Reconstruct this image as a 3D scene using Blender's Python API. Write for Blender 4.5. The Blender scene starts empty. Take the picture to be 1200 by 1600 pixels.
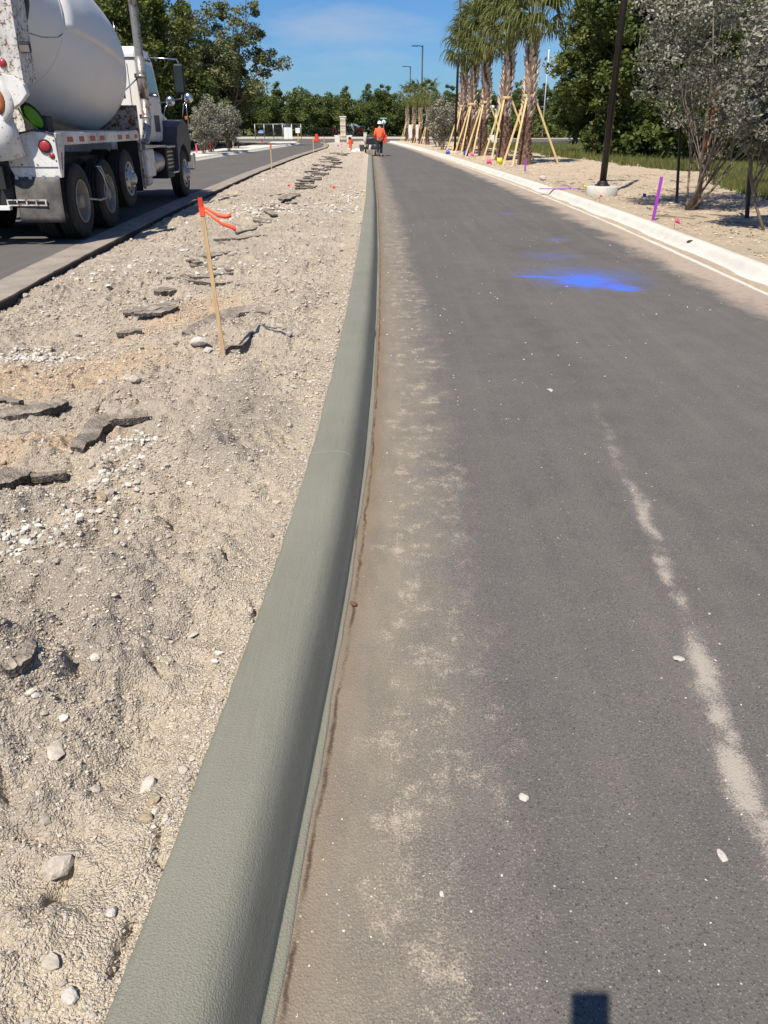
import bpy, math, random
import numpy as np
from mathutils import Vector, Matrix, Euler
R = math.radians
S = bpy.context.scene
COL = S.collection
rng = np.random.default_rng(7)
random.seed(7)

# ------------------------------------------------------------------ camera, sky, sun, exposure
CAMH = 1.58
PITCH = math.atan(603 / 1200)
cam_d = bpy.data.cameras.new('camera'); cam = bpy.data.objects.new('camera', cam_d); COL.objects.link(cam)
cam.location = (0, 0, CAMH); cam.rotation_euler = (math.pi / 2 - PITCH, 0, 0)
cam_d.sensor_fit = 'VERTICAL'; cam_d.sensor_height = 24; cam_d.lens = 18.0
cam_d.clip_start = 0.01; cam_d.clip_end = 6000
S.camera = cam
SUN_EL = 56.3
SUN_AZ = 24.9          # the light travels towards +y, swung this far to +x
w = bpy.data.worlds.new('World'); S.world = w; w.use_nodes = True
nt = w.node_tree; nt.nodes.clear()
wo = nt.nodes.new('ShaderNodeOutputWorld'); bg = nt.nodes.new('ShaderNodeBackground')
sky = nt.nodes.new('ShaderNodeTexSky'); sky.sky_type = 'NISHITA'; sky.sun_disc = False
sky.sun_elevation = R(SUN_EL); sky.sun_rotation = R(180 + SUN_AZ)
sky.air_density = 1.0; sky.dust_density = 0.35; sky.ozone_density = 2.2; sky.altitude = 0
tc = nt.nodes.new('ShaderNodeTexCoord')
mp = nt.nodes.new('ShaderNodeMapping'); mp.inputs['Scale'].default_value = (2.2, 2.2, 9.0); mp.inputs['Location'].default_value = (1.35, .2, .1)
no = nt.nodes.new('ShaderNodeTexNoise'); no.inputs['Scale'].default_value = 1.6; no.inputs['Detail'].default_value = 7; no.inputs['Roughness'].default_value = .58
cr = nt.nodes.new('ShaderNodeMapRange'); cr.inputs[1].default_value = .5; cr.inputs[2].default_value = .8; cr.inputs[3].default_value = 0; cr.inputs[4].default_value = .75
mx = nt.nodes.new('ShaderNodeMix'); mx.data_type = 'RGBA'; mx.inputs[7].default_value = (7.0, 7.6, 8.6, 1)
nt.links.new(tc.outputs['Generated'], mp.inputs[0]); nt.links.new(mp.outputs[0], no.inputs['Vector'])
nt.links.new(no.outputs[0], cr.inputs[0]); vs = nt.nodes.new('ShaderNodeVectorMath'); vs.operation = 'SUBTRACT'; vs.inputs[1].default_value = (-.045, .995, .097)
vm = nt.nodes.new('ShaderNodeVectorMath'); vm.operation = 'MULTIPLY'; vm.inputs[1].default_value = (13, 2, 52); vl = nt.nodes.new('ShaderNodeVectorMath'); vl.operation = 'LENGTH'
nt.links.new(tc.outputs['Generated'], vs.inputs[0]); nt.links.new(vs.outputs[0], vm.inputs[0]); nt.links.new(vm.outputs[0], vl.inputs[0])
n2 = nt.nodes.new('ShaderNodeTexNoise'); n2.inputs['Scale'].default_value = 1; n2.inputs['Detail'].default_value = 7; n2.inputs['Roughness'].default_value = .6
m2 = nt.nodes.new('ShaderNodeMapping'); m2.inputs['Scale'].default_value = (14, 14, 60); nt.links.new(tc.outputs['Generated'], m2.inputs[0]); nt.links.new(m2.outputs[0], n2.inputs['Vector'])
ad = nt.nodes.new('ShaderNodeMath'); ad.operation = 'MULTIPLY_ADD'; ad.inputs[1].default_value = -2.4; nt.links.new(n2.outputs[0], ad.inputs[0]); nt.links.new(vl.outputs['Value'], ad.inputs[2])
r2 = nt.nodes.new('ShaderNodeMapRange'); r2.inputs[1].default_value = -1.1; r2.inputs[2].default_value = .2; r2.inputs[3].default_value = .42; r2.inputs[4].default_value = 0; nt.links.new(ad.outputs[0], r2.inputs[0])
mxx = nt.nodes.new('ShaderNodeMath'); mxx.operation = 'MAXIMUM'; nt.links.new(cr.outputs[0], mxx.inputs[0]); nt.links.new(r2.outputs[0], mxx.inputs[1]); nt.links.new(mxx.outputs[0], mx.inputs[0])
gd = nt.nodes.new('ShaderNodeMix'); gd.data_type = 'RGBA'; gd.blend_type = 'MULTIPLY'; gd.inputs[0].default_value = 1; gd.inputs[7].default_value = (.52, .88, 1.36, 1)
nt.links.new(sky.outputs[0], gd.inputs[6]); nt.links.new(gd.outputs[2], mx.inputs[6]); nt.links.new(mx.outputs[2], bg.inputs[0]); bg.inputs[1].default_value = 0.058
nt.links.new(bg.outputs[0], wo.inputs[0])
sun_d = bpy.data.lights.new('sun', 'SUN'); sun = bpy.data.objects.new('sun', sun_d); COL.objects.link(sun)
sun_d.energy = 4.9; sun_d.angle = R(.53); sun_d.color = (1, .925, .81)
sd = Vector((math.sin(R(SUN_AZ)) * math.cos(R(SUN_EL)), math.cos(R(SUN_AZ)) * math.cos(R(SUN_EL)), -math.sin(R(SUN_EL))))
sun.rotation_euler = sd.to_track_quat('-Z', 'Y').to_euler(); sun.location = (-20, -40, 60)
S.view_settings.view_transform = 'Standard'; S.view_settings.look = 'None'; S.view_settings.exposure = .42; S.view_settings.gamma = 1
S.view_settings.use_curve_mapping = False
S.cycles.max_bounces = 5; S.cycles.diffuse_bounces = 3; S.cycles.transparent_max_bounces = 6
S.cycles.use_denoising = True

# ------------------------------------------------------------------ helpers
def tag(o, label=None, cat=None, group=None, kind=None):
    if label: o['label'] = label
    if cat: o['category'] = cat
    if group: o['group'] = group
    if kind: o['kind'] = kind
    return o
def empty(name, loc=(0, 0, 0), rz=0, label=None, cat=None, group=None):
    o = bpy.data.objects.new(name, None); COL.objects.link(o); o.location = loc; o.rotation_euler = (0, 0, rz)
    o.empty_display_size = .2
    return tag(o, label, cat, group)
class MB:
    def __init__(s): s.v = []; s.f = []; s.sm = []
    def add(s, v, f, smooth=False):
        n = len(s.v); s.v += [tuple(p) for p in v]; s.f += [tuple(i + n for i in q) for q in f]; s.sm += [smooth] * len(f); return s
    def box(s, a, b, rot=None, piv=None):
        x0, y0, z0 = a; x1, y1, z1 = b
        v = [Vector(p) for p in ((x0, y0, z0), (x1, y0, z0), (x1, y1, z0), (x0, y1, z0), (x0, y0, z1), (x1, y0, z1), (x1, y1, z1), (x0, y1, z1))]
        if rot is not None:
            m = Euler(rot).to_matrix(); pv = Vector(piv) if piv else sum(v, Vector()) / 8
            v = [m @ (p - pv) + pv for p in v]
        return s.add(v, [(0, 3, 2, 1), (4, 5, 6, 7), (0, 1, 5, 4), (1, 2, 6, 5), (2, 3, 7, 6), (3, 0, 4, 7)])
    def tube(s, pts, r, n=8, cap=True, smooth=True, sq=False):
        pts = [Vector(p) for p in pts]
        if not hasattr(r, '__len__'): r = [r] * len(pts)
        V = []; F = []
        prev = None
        for i, p in enumerate(pts):
            d = (pts[min(i + 1, len(pts) - 1)] - pts[max(i - 1, 0)]).normalized()
            if prev is None:
                a = Vector((1, 0, 0)) if abs(d.x) < .9 else Vector((0, 1, 0))
            else: a = prev
            x = (a - d * a.dot(d)).normalized(); y = d.cross(x); prev = x
            for k in range(n):
                t = 2 * math.pi * (k + (.5 if sq else 0)) / n
                V.append(p + (x * math.cos(t) + y * math.sin(t)) * r[i])
        for i in range(len(pts) - 1):
            for k in range(n):
                a, b = i * n + k, i * n + (k + 1) % n
                F.append((a, b, b + n, a + n))
        s.add(V, F, smooth)
        if cap:
            s.add(V[:n], [tuple(range(n))[::-1]]); s.add(V[-n:], [tuple(range(n))])
        return s
    def lathe(s, prof, c=(0, 0, 0), axis='z', n=32, smooth=True, sx=1, cap=False):
        V = []
        for (r, h) in prof:
            for k in range(n):
                t = 2 * math.pi * k / n; a, b = r * math.cos(t) * sx, r * math.sin(t)
                p = (a, b, h) if axis == 'z' else ((h, a, b) if axis == 'x' else (b, h, a))
                V.append((p[0] + c[0], p[1] + c[1], p[2] + c[2]))
        F = []
        for i in range(len(prof) - 1):
            for k in range(n):
                a, b = i * n + k, i * n + (k + 1) % n
                F.append((a, b, b + n, a + n))
        if cap: F += [tuple(range(n))[::-1], tuple(range((len(prof) - 1) * n, len(prof) * n))]
        return s.add(V, F, smooth)
    def prism(s, poly, lo, hi, axis='x'):
        n = len(poly)
        def P(u, v, h): return (h, u, v) if axis == 'x' else ((u, h, v) if axis == 'y' else (u, v, h))
        V = [P(u, v, lo) for u, v in poly] + [P(u, v, hi) for u, v in poly]
        F = [tuple(range(n)), tuple(range(2 * n - 1, n - 1, -1))]
        F += [(i, (i + 1) % n + 0, (i + 1) % n + n, i + n)[::-1] for i in range(n)]
        return s.add(V, F)
    def ball(s, c, r, n=10, m=7, sc=(1, 1, 1)):
        prof = [(max(1e-4, math.sin(math.pi * i / m)) , -math.cos(math.pi * i / m)) for i in range(m + 1)]
        V = []
        for rr, h in prof:
            for k in range(n):
                t = 2 * math.pi * k / n
                V.append((c[0] + r * sc[0] * rr * math.cos(t), c[1] + r * sc[1] * rr * math.sin(t), c[2] + r * sc[2] * h))
        F = [(i * n + k, i * n + (k + 1) % n, (i + 1) * n + (k + 1) % n, (i + 1) * n + k) for i in range(m) for k in range(n)]
        return s.add(V, F, True)
    def mesh(s, name, m, recalc=True):
        me = bpy.data.meshes.new(name); me.from_pydata(s.v, [], s.f)
        me.polygons.foreach_set('use_smooth', s.sm)
        if recalc:
            import bmesh
            b = bmesh.new(); b.from_mesh(me); bmesh.ops.remove_doubles(b, verts=b.verts, dist=1e-5); bmesh.ops.recalc_face_normals(b, faces=b.faces); b.to_mesh(me); b.free()
        if m: me.materials.append(m)
        me.update(); return me
    def build(s, name, m, parent=None, bevel=0, label=None):
        o = bpy.data.objects.new(name, s.mesh(name, m)); COL.objects.link(o)
        if parent: o.parent = parent
        if label: o['label'] = label
        if bevel:
            b = o.modifiers.new('b', 'BEVEL'); b.width = bevel; b.segments = 2; b.limit_method = 'ANGLE'; b.angle_limit = R(40)
        return o
def arr_mesh(name, V, F, mat, smooth=False, tint=None):
    """V (n,3) array, F (m,k) array of one face size"""
    me = bpy.data.meshes.new(name); V = np.asarray(V, np.float32); F = np.asarray(F, np.int32); k = F.shape[1]
    me.vertices.add(len(V)); me.vertices.foreach_set('co', V.ravel())
    me.loops.add(F.size); me.loops.foreach_set('vertex_index', F.ravel())
    me.polygons.add(len(F)); me.polygons.foreach_set('loop_start', np.arange(0, F.size, k, dtype=np.int32))
    me.polygons.foreach_set('loop_total', np.full(len(F), k, np.int32))
    me.polygons.foreach_set('use_smooth', np.full(len(F), smooth))
    if tint is not None:
        a = me.attributes.new('tint', 'FLOAT', 'POINT'); a.data.foreach_set('value', np.asarray(tint, np.float32))
    me.update(calc_edges=True)
    if mat: me.materials.append(mat)
    return me
def put(name, me, parent=None, loc=None, rot=None, sc=None):
    o = bpy.data.objects.new(name, me); COL.objects.link(o)
    if parent: o.parent = parent
    if loc: o.location = loc
    if rot: o.rotation_euler = rot
    if sc: o.scale = sc
    return o
def copy_tree(o, parent=None):
    c = o.copy(); COL.objects.link(c); c.parent = parent
    for ch in list(o.children): copy_tree(ch, c)
    return c
# value noise in numpy
def _h(ix, iy, s):
    n = (ix.astype(np.int64) * 374761393 + iy.astype(np.int64) * 668265263 + s * 974634777) & 0x7fffffff
    n = ((n ^ (n >> 13)) * 1274126177) & 0x7fffffff
    return ((n ^ (n >> 16)) & 0xffff) / 65535.0
def vn(x, y, s=0):
    x = np.asarray(x, float); y = np.asarray(y, float)
    ix = np.floor(x); iy = np.floor(y); fx = x - ix; fy = y - iy; fx = fx * fx * (3 - 2 * fx); fy = fy * fy * (3 - 2 * fy)
    a, b, c, d = _h(ix, iy, s), _h(ix + 1, iy, s), _h(ix, iy + 1, s), _h(ix + 1, iy + 1, s)
    return (a + (b - a) * fx) * (1 - fy) + (c + (d - c) * fx) * fy
def fbm(x, y, s=0, o=4, g=.5):
    t = 0; a = 1; n = 0
    for i in range(o):
        t = t + a * (vn(x, y, s + i) * 2 - 1); n += a; a *= g; x = x * 2.03 + 11.3; y = y * 2.03 + 5.7
    return t / n

# ---- material builder
class NM:
    def __init__(s, name):
        s.m = bpy.data.materials.new(name); s.m.use_nodes = True; s.t = s.m.node_tree; s.t.nodes.clear()
        s.out = s.t.nodes.new('ShaderNodeOutputMaterial'); s.p = s.t.nodes.new('ShaderNodeBsdfPrincipled')
        s.t.links.new(s.p.outputs[0], s.out.inputs[0]); s._co = None
    def n(s, typ, ins=None, **kw):
        x = s.t.nodes.new(typ)
        for k, v in kw.items(): setattr(x, k, v)
        for k, v in (ins or {}).items(): s.set(x.inputs[k], v)
        return x
    def set(s, sock, v):
        if hasattr(v, 'is_linked') or hasattr(v, 'links'): s.t.links.new(v, sock)
        else: sock.default_value = v
    def co(s):
        if s._co is None: s._co = s.n('ShaderNodeTexCoord').outputs['Object']
        return s._co
    def map(s, sc, loc=(0, 0, 0), rot=(0, 0, 0)):
        return s.n('ShaderNodeMapping', {0: s.co(), 'Scale': sc if hasattr(sc, '__len__') else (sc,) * 3, 'Location': loc, 'Rotation': rot}).outputs[0]
    def noise(s, sc, det=4, rough=.55, vec=None, dist=0):
        return s.n('ShaderNodeTexNoise', {'Vector': vec if vec is not None else s.co(), 'Scale': sc, 'Detail': det, 'Roughness': rough, 'Distortion': dist}).outputs[0]
    def voro(s, sc, vec=None, feat='F1', out='Distance', rnd=1):
        x = s.n('ShaderNodeTexVoronoi', {'Vector': vec if vec is not None else s.co(), 'Scale': sc, 'Randomness': rnd}, feature=feat)
        return x.outputs[out]
    def rng(s, v, a, b, c=0, d=1, smooth=False):
        x = s.n('ShaderNodeMapRange', {0: v, 1: a, 2: b, 3: c, 4: d}); x.clamp = True
        if smooth: x.interpolation_type = 'SMOOTHSTEP'
        return x.outputs[0]
    def math(s, op, a, b=0, c=0):
        return s.n('ShaderNodeMath', {0: a, 1: b, 2: c}, operation=op).outputs[0]
    def mix(s, f, a, b, mode='MIX'):
        x = s.n('ShaderNodeMix', data_type='RGBA', blend_type=mode)
        s.set(x.inputs[0], f); s.set(x.inputs[6], c4(a)); s.set(x.inputs[7], c4(b)); return x.outputs[2]
    def xyz(s): return s.n('ShaderNodeSeparateXYZ', {0: s.co()}).outputs
    def bump(s, h, st=.5, d=.01, nrm=None):
        x = s.n('ShaderNodeBump', {'Height': h, 'Strength': st, 'Distance': d})
        if nrm is not None: s.set(x.inputs['Normal'], nrm)
        return x.outputs[0]
    def fin(s, col, rough=.8, nrm=None, metal=0, spec=.4):
        s.set(s.p.inputs['Base Color'], c4(col)); s.set(s.p.inputs['Roughness'], rough); s.set(s.p.inputs['Metallic'], metal)
        s.set(s.p.inputs['Specular IOR Level'], spec)
        if nrm is not None: s.set(s.p.inputs['Normal'], nrm)
        return s.m
def c4(c):
    if isinstance(c, (tuple, list)): return tuple(c) + (1,) if len(c) == 3 else tuple(c)
    return c
def plain(name, col, rough=.6, metal=0, var=.25, sc=6, spec=.4, bump=0, bsc=60):
    m = NM(name)
    f = m.noise(sc, 5, .6)
    c = m.mix(m.rng(f, .3, .7), tuple(x * (1 - var) for x in col), tuple(min(1, x * (1 + var)) for x in col))
    nr = m.bump(m.noise(bsc, 4), bump, .01) if bump else None
    return m.fin(c, rough, nr, metal, spec)
def rusty(name, col, amount=.5, rough=.45, dirt=(.16, .14, .115), rust=(.16, .06, .025), sc=5):
    m = NM(name)
    d = m.rng(m.noise(sc * .6, 6, .65, vec=m.map((1, 1, .35))), .42, .72, 0, .65)
    c = m.mix(d, col, dirt)
    r = m.rng(m.noise(sc * 2.3, 8, .75), .66 - .22 * amount, .70 - .2 * amount)
    c = m.mix(r, c, rust)
    return m.fin(c, m.rng(r, 0, 1, rough, .85), m.bump(m.noise(25, 4), .12, .01))

# ---- plan curves: (y, x)
YG = np.arange(-12, 140, .25)
def curve(pts, sm=9):
    p = np.array(pts, float); x = np.interp(YG, p[:, 0], p[:, 1])
    k = np.hanning(sm + 2)[1:-1]; k /= k.sum(); x = np.convolve(np.pad(x, sm // 2, mode='edge'), k, 'valid')
    return lambda y: np.interp(y, YG, x)
KX = curve([(-12, -1.9), (-4, -.86), (-1, -.43), (0, -.30), (.9, -.222), (1.7, -.172), (2.36, -.129), (3.5, -.088), (5.1, -.066), (7, -.058), (10.9, -.07), (18.5, -.144), (30, -.33), (48.7, -.63), (60, -.9), (90, -1.9), (96, -2.4)], 5)
RX = curve([(-12, 3.9), (0, 3.95), (8, 4.0), (15, 4.1), (22, 4.0), (30, 3.75), (44, 3.25), (65, 2.35), (87, .98), (100, -.1)], 25)
LX = curve([(-12, -3.2), (0, -3.45), (7.7, -3.85), (10, -4.04), (13.3, -4.23), (19, -4.5), (32, -4.85), (51, -5.0), (71, -4.75), (84, -5.4), (94, -6.9)], 15)
FX = curve([(-12, -8.6), (0, -8.8), (20, -9.5), (35, -9.6), (49, -9.4), (58, -8.95), (71, -8.5), (81, -8.2), (88, -8.6), (94, -10.2)], 15)
KW = .27
_c, _s = math.cos(PITCH), math.sin(PITCH)
def gp(px, py, z=0.):
    """the place on level z that the photograph shows at this spot"""
    u = (px - 600) / 1200; v = (800 - py) / 1200
    t = (CAMH - z) / (_s - v * _c)
    return u * t, (_c + v * _s) * t
def gpt(px, py):
    z = .06
    for _ in range(6):
        x, y = gp(px, py, z); z = .5 * z + .5 * float(med_h(x, y, False) if px < 600 else verge_h(x, y))
    return gp(px, py, z)
def ap(px, D): return (px - 600) / 1343 * D
def hz(py, D):
    v = (800 - py) / 1200; return CAMH + D * (-_s + v * _c) / (_c + v * _s)

def sstep(a, b, x): t = np.clip((x - a) / (b - a), 0, 1); return t * t * (3 - 2 * t)
MOUNDS = [(-1.25, 1.75, .13, .36), (-.95, 2.35, .11, .28), (-1.9, 2.6, .07, .5), (-.8, 3.4, .05, .3), (-.85, 4.6, .06, .35), (-.75, 6.0, .06, .4), (-1.0, 7.6, .05, .5), (-1.3, 5.7, .04, .5),
          (-.98, 1.15, -.03, .2), (-1.9, 4.3, -.05, .7), (-2.4, 6.2, -.05, .8), (-.7, 1.5, -.03, .2)]
TRENCH = [((112, 1372), (88, 1412), .030, .016), ((88, 1412), (58, 1455), .035, .02), ((398, 955), (404, 985), .03, .012), ((266, 800), (276, 828), .05, .02), ((0, 1062), (56, 1030), .05, .022), ((250, 1345), (256, 1310), .025, .01), ((240, 1050), (262, 1070), .03, .015),
          ((410, 545), (355, 556), .04, .03), ((10, 1225), (18, 1262), .03, .012), ((120, 1040), (135, 1085), .04, .03), ((385, 655), (400, 640), .05, .025), ((178, 1545), (210, 1460), .03, .01), ((352, 888), (360, 905), .03, .01), ((270, 1380), (250, 1362), .02, .01)]
TRENCH = [(gp(*a, .1), gp(*b, .1), d, w) for a, b, d, w in TRENCH]
def med_h(x, y, fine=True):
    x = np.asarray(x, float); y = np.asarray(y, float)
    kr = KX(y) - KW; l = LX(y); s = np.clip((x - l) / (kr - l), 0, 1)
    b = np.interp(s, [0, .05, .3, .7, .92, 1], [-.085, -.06, .0, .075, .122, .132])
    e = sstep(0, .35, kr - x) * .8 + .2
    e = e * (sstep(0, .3, x - l) * .6 + .4)
    far = np.clip(1 - y / 140, .3, 1)
    h = b + e * far * (.06 * fbm(x * 1.3, y * 1.0, 1, 3) + (.08 + .075 * np.exp(-(y / 5) ** 2)) * fbm(x * 3.6, y * 3.2, 5, 4, .6) * (.6 + .8 * vn(x * .9, y * .9, 31)))
    for (mx_, my, a, r) in MOUNDS: h = h + e * 1.6 * a * np.exp(-((x - mx_) ** 2 + (y - my) ** 2) / r ** 2)
    for (a, b_, dp, wd) in TRENCH:
        vx, vy = b_[0] - a[0], b_[1] - a[1]; t = np.clip(((x - a[0]) * vx + (y - a[1]) * vy) / (vx * vx + vy * vy), 0, 1)
        dd = np.hypot(x - a[0] - t * vx, y - a[1] - t * vy) + .012 * (vn(x * 30, y * 30, 7) - .5)
        h = h - dp * np.exp(-(np.maximum(dd, 0) / wd) ** 2)
    if fine:
        rg = 1 - np.abs(fbm(x * 9, y * 9, 40, 3, .6)) * 2.2
        clod = vn(x * 4.2, y * 4.2, 77)
        h = h + e * (.020 * rg * sstep(.35, .7, clod) + .035 * np.maximum(0, fbm(x * 13, y * 13, 83, 3, .6) - .12) * sstep(.3, .6, vn(x * 2.1, y * 2.1, 84)) + .018 * fbm(x * 22, y * 22, 50, 3, .65) * (.4 + clod) + .005 * fbm(x * 70, y * 70, 60, 2))
        cr_ = 1 - np.abs(fbm(x * 2.4 + 3, y * 1.9, 91, 3, .6)) * 14      # cracks and slumped edges
        h = h - e * .045 * np.clip(cr_, 0, 1) * sstep(.5, .75, vn(x * 1.1, y * 1.3, 93))
    return h
def verge_h(x, y):
    x = np.asarray(x, float); y = np.asarray(y, float)
    d = x - (RX(y) + .42)
    h = .13 + .0 * d + sstep(0, .4, d) * (.05 * fbm(x * .5, y * .35, 11, 3) + .035 * fbm(x * 2.2, y * 2.0, 12, 4, .6) + .022 * fbm(x * 9, y * 8, 13, 3)) + .10 * sstep(1, 6, d) * np.exp(-((y - 15) / 9) ** 2)
    return h

# ------------------------------------------------------------------ surface materials
def m_asphalt(name, dusty=True):
    m = NM(name); X, Y, Z = m.xyz()
    big = m.noise(.55, 5, .6); mid = m.noise(4, 6, .62)
    col = m.mix(m.rng(big, .3, .7), (.086, .081, .076), (.120, .112, .104))
    col = m.mix(m.rng(mid, .35, .7, 0, .45), col, (.145, .132, .118))
    streak = m.noise(1, 5, .6, vec=m.map((5.5, .22, 1)))
    col = m.mix(m.rng(streak, .45, .75, 0, .5), col, (.155, .142, .128))
    v = m.n('ShaderNodeTexVoronoi', {'Vector': m.co(), 'Scale': 190.0})
    st = m.n('ShaderNodeSeparateColor', {0: v.outputs['Color']}).outputs[0]
    agg = m.math('MULTIPLY', m.rng(st, .72, .95, 0, .75), m.rng(v.outputs['Distance'], .34, .46, 1, 0))
    col = m.mix(agg, col, (.25, .23, .205))
    pits = m.math('MULTIPLY', m.rng(st, .0, .28, .75, 0), m.rng(v.outputs['Distance'], .45, .6, 1, 0))
    col = m.mix(pits, col, (.035, .033, .033))
    if dusty:
        # dust is measured from the kerb face with the same curve the kerb follows
        at = m.n('ShaderNodeAttribute'); at.attribute_name = 'kd'; kd = at.outputs['Fac']
        at2 = m.n('ShaderNodeAttribute'); at2.attribute_name = 'rd'; rd = at2.outputs['Fac']
        warp = m.math('MULTIPLY', m.math('SUBTRACT', m.noise(2.2, 6, .65), .5), .55)
        k2 = m.math('ADD', kd, warp)
        br = m.math('MULTIPLY', m.rng(k2, .05, .55, 1, 0, True), m.rng(m.noise(6, 6, .6, vec=m.map((1.6, .5, 1))), .25, .6, .45, 1))
        col = m.mix(m.math('MULTIPLY', br, .5), col, (.335, .28, .20))
        br2 = m.math('MULTIPLY', m.rng(m.math('ADD', kd, m.math('MULTIPLY', warp, .2)), .02, .11, 1, 0, True), m.rng(Y, 1.8, 3.4, .45, .9))
        col = m.mix(m.math('MULTIPLY', br2, .65), col, (.19, .125, .072))
        ln = m.math('ABSOLUTE', m.math('SUBTRACT', m.math('ADD', kd, m.math('MULTIPLY', m.math('SUBTRACT', m.noise(5, 6, .7), .5), .045)), .020))
        ln = m.math('MULTIPLY', m.rng(ln, .001, .010, 1, 0, True), m.rng(m.noise(4, 6, .75), .4, .55, .15, 1))
        col = m.mix(m.math('MULTIPLY', ln, .9), col, (.065, .040, .026))
        # pale powder, blotchy, in a band off the kerb
        band = m.math('MULTIPLY', m.rng(k2, .03, .2, 0, 1, True), m.rng(k2, .32, .72, 1, 0, True))
        bl = m.math('MULTIPLY', m.rng(m.noise(7, 12, .8, vec=m.map((1, .8, 1))), .50, .70), band)
        fine = m.noise(170, 4, .8); bl = m.rng(m.math('ADD', m.math('MULTIPLY', m.math('ADD', m.math('MULTIPLY', bl, .7), m.math('MULTIPLY', band, .30)), .42), fine), .65, .84)
        col = m.mix(m.math('MULTIPLY', bl, .85), col, (.46, .38, .29))
        # broad thin film of dust over the near lane
        fl = m.math('MULTIPLY', m.rng(Y, 1, 6, .5, .12), m.rng(m.noise(1.4, 6, .6), .35, .7))
        fl = m.rng(m.math('ADD', m.math('MULTIPLY', fl, .22), m.noise(140, 3, .8)), .6, .74, 0, .55)
        col = m.mix(fl, col, (.30, .265, .23))
        # tyre-tracked powder streak
        ctr = m.n('ShaderNodeFloatCurve', {1: m.rng(Y, 0, 6)})
        cm = ctr.mapping.curves[0]
        for i, (a, b) in enumerate([(0, .40), (.217, .47), (.28, .50), (.367, .53), (.45, .565), (.65, .63), (1, .725)]):
            if i < 2: cm.points[i].location = (a, b)
            else: cm.points.new(a, b)
        ctr.mapping.update()
        dx = m.math('ABSOLUTE', m.math('SUBTRACT', m.math('SUBTRACT', X, m.math('MULTIPLY', ctr.outputs[0], 2.0)), m.math('MULTIPLY', warp, .3)))
        sb = m.math('MULTIPLY', m.rng(dx, .0, .075, 1, 0, True), m.rng(m.noise(2.6, 9, .78, vec=m.map((1.2, .9, 1))), .38, .6))
        sb = m.math('MAXIMUM', sb, m.math('MULTIPLY', m.math('MULTIPLY', m.rng(dx, .0, .10, 1, 0, True), m.rng(Y, 1.9, 2.6, 1, 0, True)), m.rng(m.noise(3, 9, .78), .38, .55))); sb = m.math('MULTIPLY', sb, m.rng(Y, 2.9, 5.5, 1, .12)); sb = m.rng(m.math('ADD', m.math('MULTIPLY', sb, .42), fine), .64, .86)
        col = m.mix(m.math('MULTIPLY', sb, .75), col, (.44, .385, .32))
        # sand drifted along the gutter of the far kerb
        rw = m.math('ADD', rd, m.math('MULTIPLY', m.math('SUBTRACT', m.noise(1.3, 7, .7, vec=m.map((1.2, .8, 1))), .5), 1.1))
        sand = m.math('MULTIPLY', m.rng(rw, .28, .62, 1, 0), m.rng(m.noise(9, 6, .7), .3, .5, .5, 1))
        sand = m.math('MULTIPLY', sand, m.rng(Y, 5, 9, .5, 1))
        col = m.mix(m.math('MULTIPLY', sand, .9), col, (.40, .32, .25))
        # white crumbs
        v3 = m.n('ShaderNodeTexVoronoi', {'Vector': m.co(), 'Scale': 9.0}); c3 = m.n('ShaderNodeSeparateColor', {0: v3.outputs['Color']}).outputs
        spk = m.math('MULTIPLY', m.rng(c3[0], .7, .72), m.rng(m.math('ADD', v3.outputs['Distance'], m.math('MULTIPLY', m.noise(40, 3), .06)), .055, .075, 1, 0))
        col = m.mix(m.math('MULTIPLY', spk, .8), col, (.5, .46, .41))
        v4 = m.n('ShaderNodeTexVoronoi', {'Vector': m.co(), 'Scale': 38.0}); c5 = m.n('ShaderNodeSeparateColor', {0: v4.outputs['Color']}).outputs
        spk = m.math('MULTIPLY', m.rng(c5[0], .86, .88), m.rng(v4.outputs['Distance'], .06, .12, 1, 0))
        col = m.mix(m.math('MULTIPLY', spk, .8), col, (.55, .51, .46))
        # cement smears further up the lane
        sm = m.math('MULTIPLY', m.rng(m.noise(1, 7, .7, vec=m.map((1.1, 1.5, 1), (3.1, 0, 0))), .66, .74), m.rng(Y, 7, 12))
        col = m.mix(m.math('MULTIPLY', sm, .55), col, (.38, .36, .33))
        # blue marking spray
        for (cx, cy, ax, ay, rot, stg) in ((2.30, 9.0, .36, .50, -.35, 1.0), (1.82, 9.3, .34, .10, -.25, .9), (2.60, 8.6, .24, .22, -.3, 1), (2.35, 9.3, .8, .9, 0, .3), (2.7, 12.6, .22, .18, .5, .3), (2.5, 16.5, .25, .25, .5, .2), (2.3, 10.9, .5, .5, 0, .12)):
            q = m.n('ShaderNodeMapping', {0: m.co(), 'Location': (cx, cy, 0), 'Rotation': (0, 0, rot), 'Scale': (ax, ay, 1)}, vector_type='TEXTURE').outputs[0]
            L = m.n('ShaderNodeVectorMath', {0: q}, operation='LENGTH').outputs['Value']
            L = m.math('ADD', L, m.math('MULTIPLY', m.math('SUBTRACT', m.noise(9, 6, .75, vec=m.map((.35, 1.8, 1))), .5), 2.2))
            mk = m.math('MULTIPLY', m.rng(L, .1, 1.15, stg, 0, True), m.rng(m.noise(80, 4, .85), .34, .52, .45, 1))
            col = m.mix(mk, col, (.05, .155, .78))
    hgt = m.math('ADD', m.math('MULTIPLY', v.outputs['Distance'], .5), m.math('MULTIPLY', m.noise(60, 4, .7), .6))
    return m.fin(col, m.rng(mid, .3, .7, .82, .95), m.bump(hgt, .55, .006), 0, .3)
M_road = m_asphalt('asphalt_dusty'); M_road2 = m_asphalt('asphalt_plain', False)

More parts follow.
